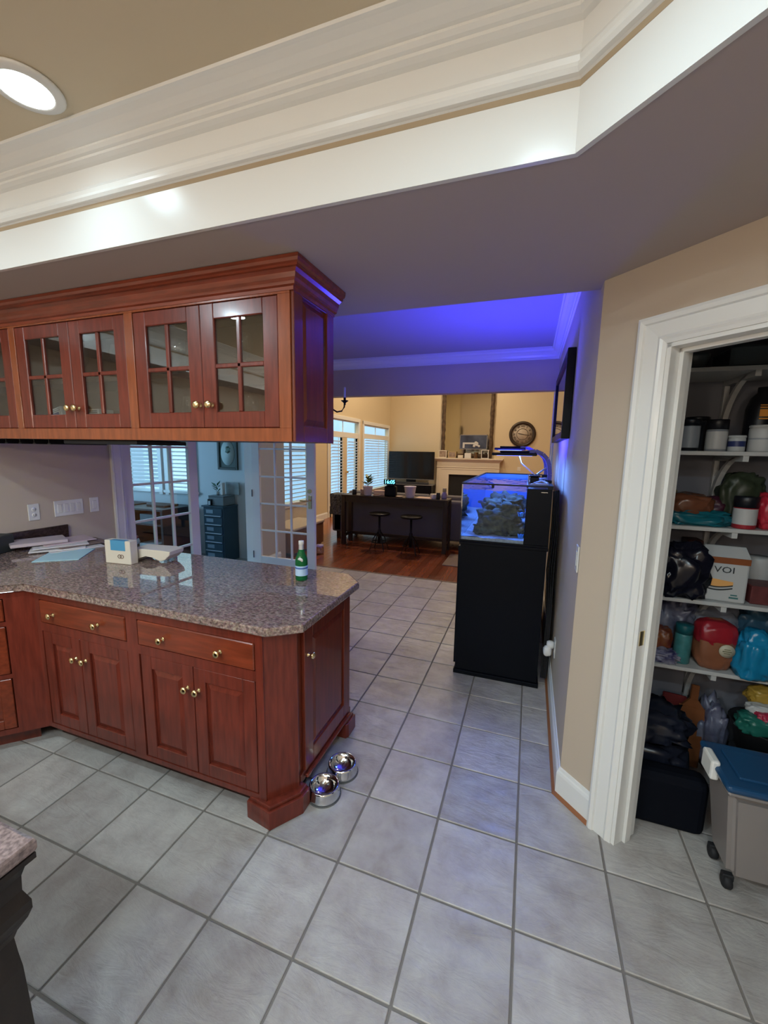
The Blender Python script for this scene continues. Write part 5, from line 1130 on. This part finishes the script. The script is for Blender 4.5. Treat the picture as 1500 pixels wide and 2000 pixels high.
obj('hearth', G().box(-0.6, 1.45, 11.75, 12.16, -0.001, 0.05, 0.004), pm_('hearth_stone', (0.05, 0.045, 0.04), 0.3), fp)
obj('fire_log', G().tube([(-0.05, 12.21, 0.10), (0.9, 12.21, 0.11)], 0.04, 10), pm_('bark', (0.07, 0.035, 0.02), 0.9), fp)
mi = thing('mirror', 'tall mirror in a rough brown bark frame standing on the mantel', 'mirror', (0.34, 12.25, 1.42))
BARK = pm_('rough_bark_frame', (0.13, 0.085, 0.05), 0.85, col2=(0.05, 0.03, 0.02), vscale=10, bump=0.8, bscale=20)
mz1 = 3.75; mx0, mx1 = -0.47, 1.17
obj('glass', G().box(mx0+0.12, mx1-0.12, 12.24, 12.25, 1.55, mz1), mat('mirror_silver', (0.72, 0.70, 0.58), 0.06, 1.0), mi)
g = G()
for x in (mx0+0.075, mx1-0.075):
    pts = [(x+0.012*NZ.noise(Vector((x, k*0.9, 0))), 12.235, 1.43+k*(mz1-1.43)/24) for k in range(25)]
    g.tube(pts, 0.07, 9, [0.062+0.02*NZ.noise(Vector((x*5, k*0.7, 4))) for k in range(25)])
g.tube([(mx0+0.05+k*0.15, 12.235, 1.50) for k in range(11)], 0.065, 9); g.tube([(mx0+0.05+k*0.15, 12.235, mz1) for k in range(11)], 0.06, 9)
obj('bark_frame', g, BARK, mi)
# things on the mantel
ZM = 1.4215
def mframe(x, w_, h_, lab, mm, inn):
    t = thing('photo_frame', lab, 'picture', (x, 12.13, ZM))
    obj('frame', G().box(x-w_/2, x-w_/2+0.025, 12.10, 12.12, ZM, ZM+h_).box(x+w_/2-0.025, x+w_/2, 12.10, 12.12, ZM, ZM+h_).box(x-w_/2+0.025, x+w_/2-0.025, 12.10, 12.12, ZM, ZM+0.025).box(x-w_/2+0.025, x+w_/2-0.025, 12.10, 12.12, ZM+h_-0.025, ZM+h_), mm, t)
    obj('photo', G().box(x-w_/2+0.025, x+w_/2-0.025, 12.105, 12.115, ZM+0.025, ZM+h_-0.025), inn, t)
PHO = pm_('dim_photo', (0.22, 0.15, 0.12), 0.5, col2=(0.45, 0.36, 0.28), vscale=14)
mframe(-0.37, 0.26, 0.24, 'white photo frame at the left end of the mantel', MW, PHO)
mframe(-0.07, 0.26, 0.20, 'second photo frame from the left on the mantel, gold toned', pm_('gilt', (0.45, 0.33, 0.18), 0.4), PHO)
obj('small_box', G().box(0.12, 0.28, 12.08, 12.16, ZM, ZM+0.09, 0.01), MW, None, 'low cream box on the mantel between frame and white box', 'box')
obj('white_box', G().box(0.33, 0.53, 12.07, 12.16, ZM, ZM+0.16, 0.006), PLASTW, None, 'square white box in the middle of the mantel', 'box')
can('gilt_jar', 'rounded gold-brown jar on the mantel', 'jar', 0.67, 12.12, ZM, 0.055, 0.19, pm_('gilt_brown', (0.22, 0.13, 0.06), 0.35, col2=(0.06, 0.04, 0.02), vscale=14))
ln = thing('lantern', 'white open lantern at the right end of the mantel', 'lantern', (0.96, 12.15, ZM))
g = G(); g.box(0.84, 1.07, 12.07, 12.16, ZM, ZM+0.02).box(0.84, 1.07, 12.07, 12.16, ZM+0.25, ZM+0.27)
for x in (0.85, 1.05):
    for y in (12.08, 12.15): g.box(x-0.01, x+0.01, y-0.01, y+0.01, ZM+0.02, ZM+0.25)
obj('cage', g, PLASTW, ln); obj('candle_stub', G().lathe([(0, 0.02), (0.03, 0.02), (0.03, 0.19), (0, 0.19)], (0.955, 12.115, ZM), 14), DARKW, ln)
ip = thing('picture_frame', 'dark blue framed panel with white shapes before the mirror, drawn as a reflection', 'picture', (0.58, 12.2, 1.75))  # panel and shapes drawn in place of a reflection in the mirror
ex = 0.0
obj('reflection_board', G().box(0.17, 0.98, 12.135, 12.150, 1.72, 2.13), pm_('dark_reflection', (0.02, 0.025, 0.05), 0.4, col2=(0.07, 0.09, 0.15), vscale=3), ip)
obj('reflection_rim', G().box(0.15, 1.0, 12.13, 12.155, 2.13, 2.15).box(0.15, 0.17, 12.13, 12.155, 1.70, 2.15).box(0.98, 1.0, 12.13, 12.155, 1.70, 2.15).box(0.15, 1.0, 12.13, 12.155, 1.70, 1.72), pm_('grey_rim', (0.25, 0.24, 0.24), 0.5), ip)
g = G(); g.box(0.25, 0.70, 12.128, 12.135, 1.86, 1.91).box(0.25, 0.31, 12.128, 12.135, 1.74, 1.86)
for k in range(7): g.blob((0.60+0.05*(k % 4), 12.132, 1.80+0.04*(k % 3)+0.03*(k//4)), (0.035, 0.006, 0.035), k, 0.2, 3, 2)
obj('reflection_shapes', g, pm_('pale_reflection', (0.55, 0.55, 0.55), 0.6), ip)
obj('easel', G().box(0.28, 0.32, 12.135, 12.155, ZM, 1.72).box(0.83, 0.87, 12.135, 12.155, ZM, 1.72), DARKW, ip)
# wall clock
cl = thing('wall_clock', 'large round wall clock with a dark brown rim and roman numerals', 'clock', (2.0, 12.28, 2.175))
cc_ = (2.0, 12.298, 2.175)
obj('rim', G().lathe([(0.285, 0.0), (0.385, 0), (0.385, -0.03), (0.360, -0.06), (0.330, -0.065), (0.305, -0.05), (0.295, -0.02)], cc_, 40, 'Y', caps=False), pm_('dark_bronze', (0.035, 0.022, 0.015), 0.4), cl)
obj('face', G().lathe([(0, -0.012), (0.30, -0.012), (0.30, 0), (0, 0)], cc_, 40, 'Y'), pm_('aged_face', (0.52, 0.44, 0.36), 0.6, var=0.3, vscale=6), cl)
obj('inner_ring', G().lathe([(0.160, -0.013), (0.160, -0.017), (0.172, -0.017), (0.172, -0.013)], cc_, 36, 'Y', caps=False), pm_('dark_bronze', (0.03, 0.02, 0.015)), cl)
for k, s_ in enumerate(['XII', 'I', 'II', 'III', 'IIII', 'V', 'VI', 'VII', 'VIII', 'IX', 'X', 'XI']):
    a = k*pi/6; d = (sin(a), 0, cos(a)); t_ = (cos(a), 0, -sin(a))
    text('numeral', s_, 0.085, faceM((cc_[0]+0.232*sin(a), cc_[1]-0.016, cc_[2]+0.232*cos(a)), t_, d), pm_('dark_bronze', (0.03, 0.02, 0.015)), cl, 0.002)
obj('hour_hand', G(Matrix.Translation(cc_) @ Matrix.Rotation(radians(-78), 4, 'Y')).box(-0.008, 0.008, -0.022, -0.018, -0.04, 0.13), BLACKM, cl)
obj('minute_hand', G(Matrix.Translation(cc_) @ Matrix.Rotation(radians(100), 4, 'Y')).box(-0.006, 0.006, -0.026, -0.022, -0.04, 0.21), BLACKM, cl)
plate(Matrix.Translation((1.97, 12.3, 1.13)), 0.10, 0.12, 1, 'light_switch', 'tiny white switch plate on the cream wall below the clock', 'switch')
struct('trim_9', G().box(XR-0.03, XR+0.0, YH+0.14, YH+0.16, 0, 2.30, 0.002).box(XR-0.018, XR-0.0, YH, YH+0.145, 0, 2.30), WHITE)
for o in list(bpy.data.objects):
    if o.parent is None and o.type in ('MESH', 'EMPTY') and 'label' not in o and 'kind' not in o: print('UNLABELLED', o.name)
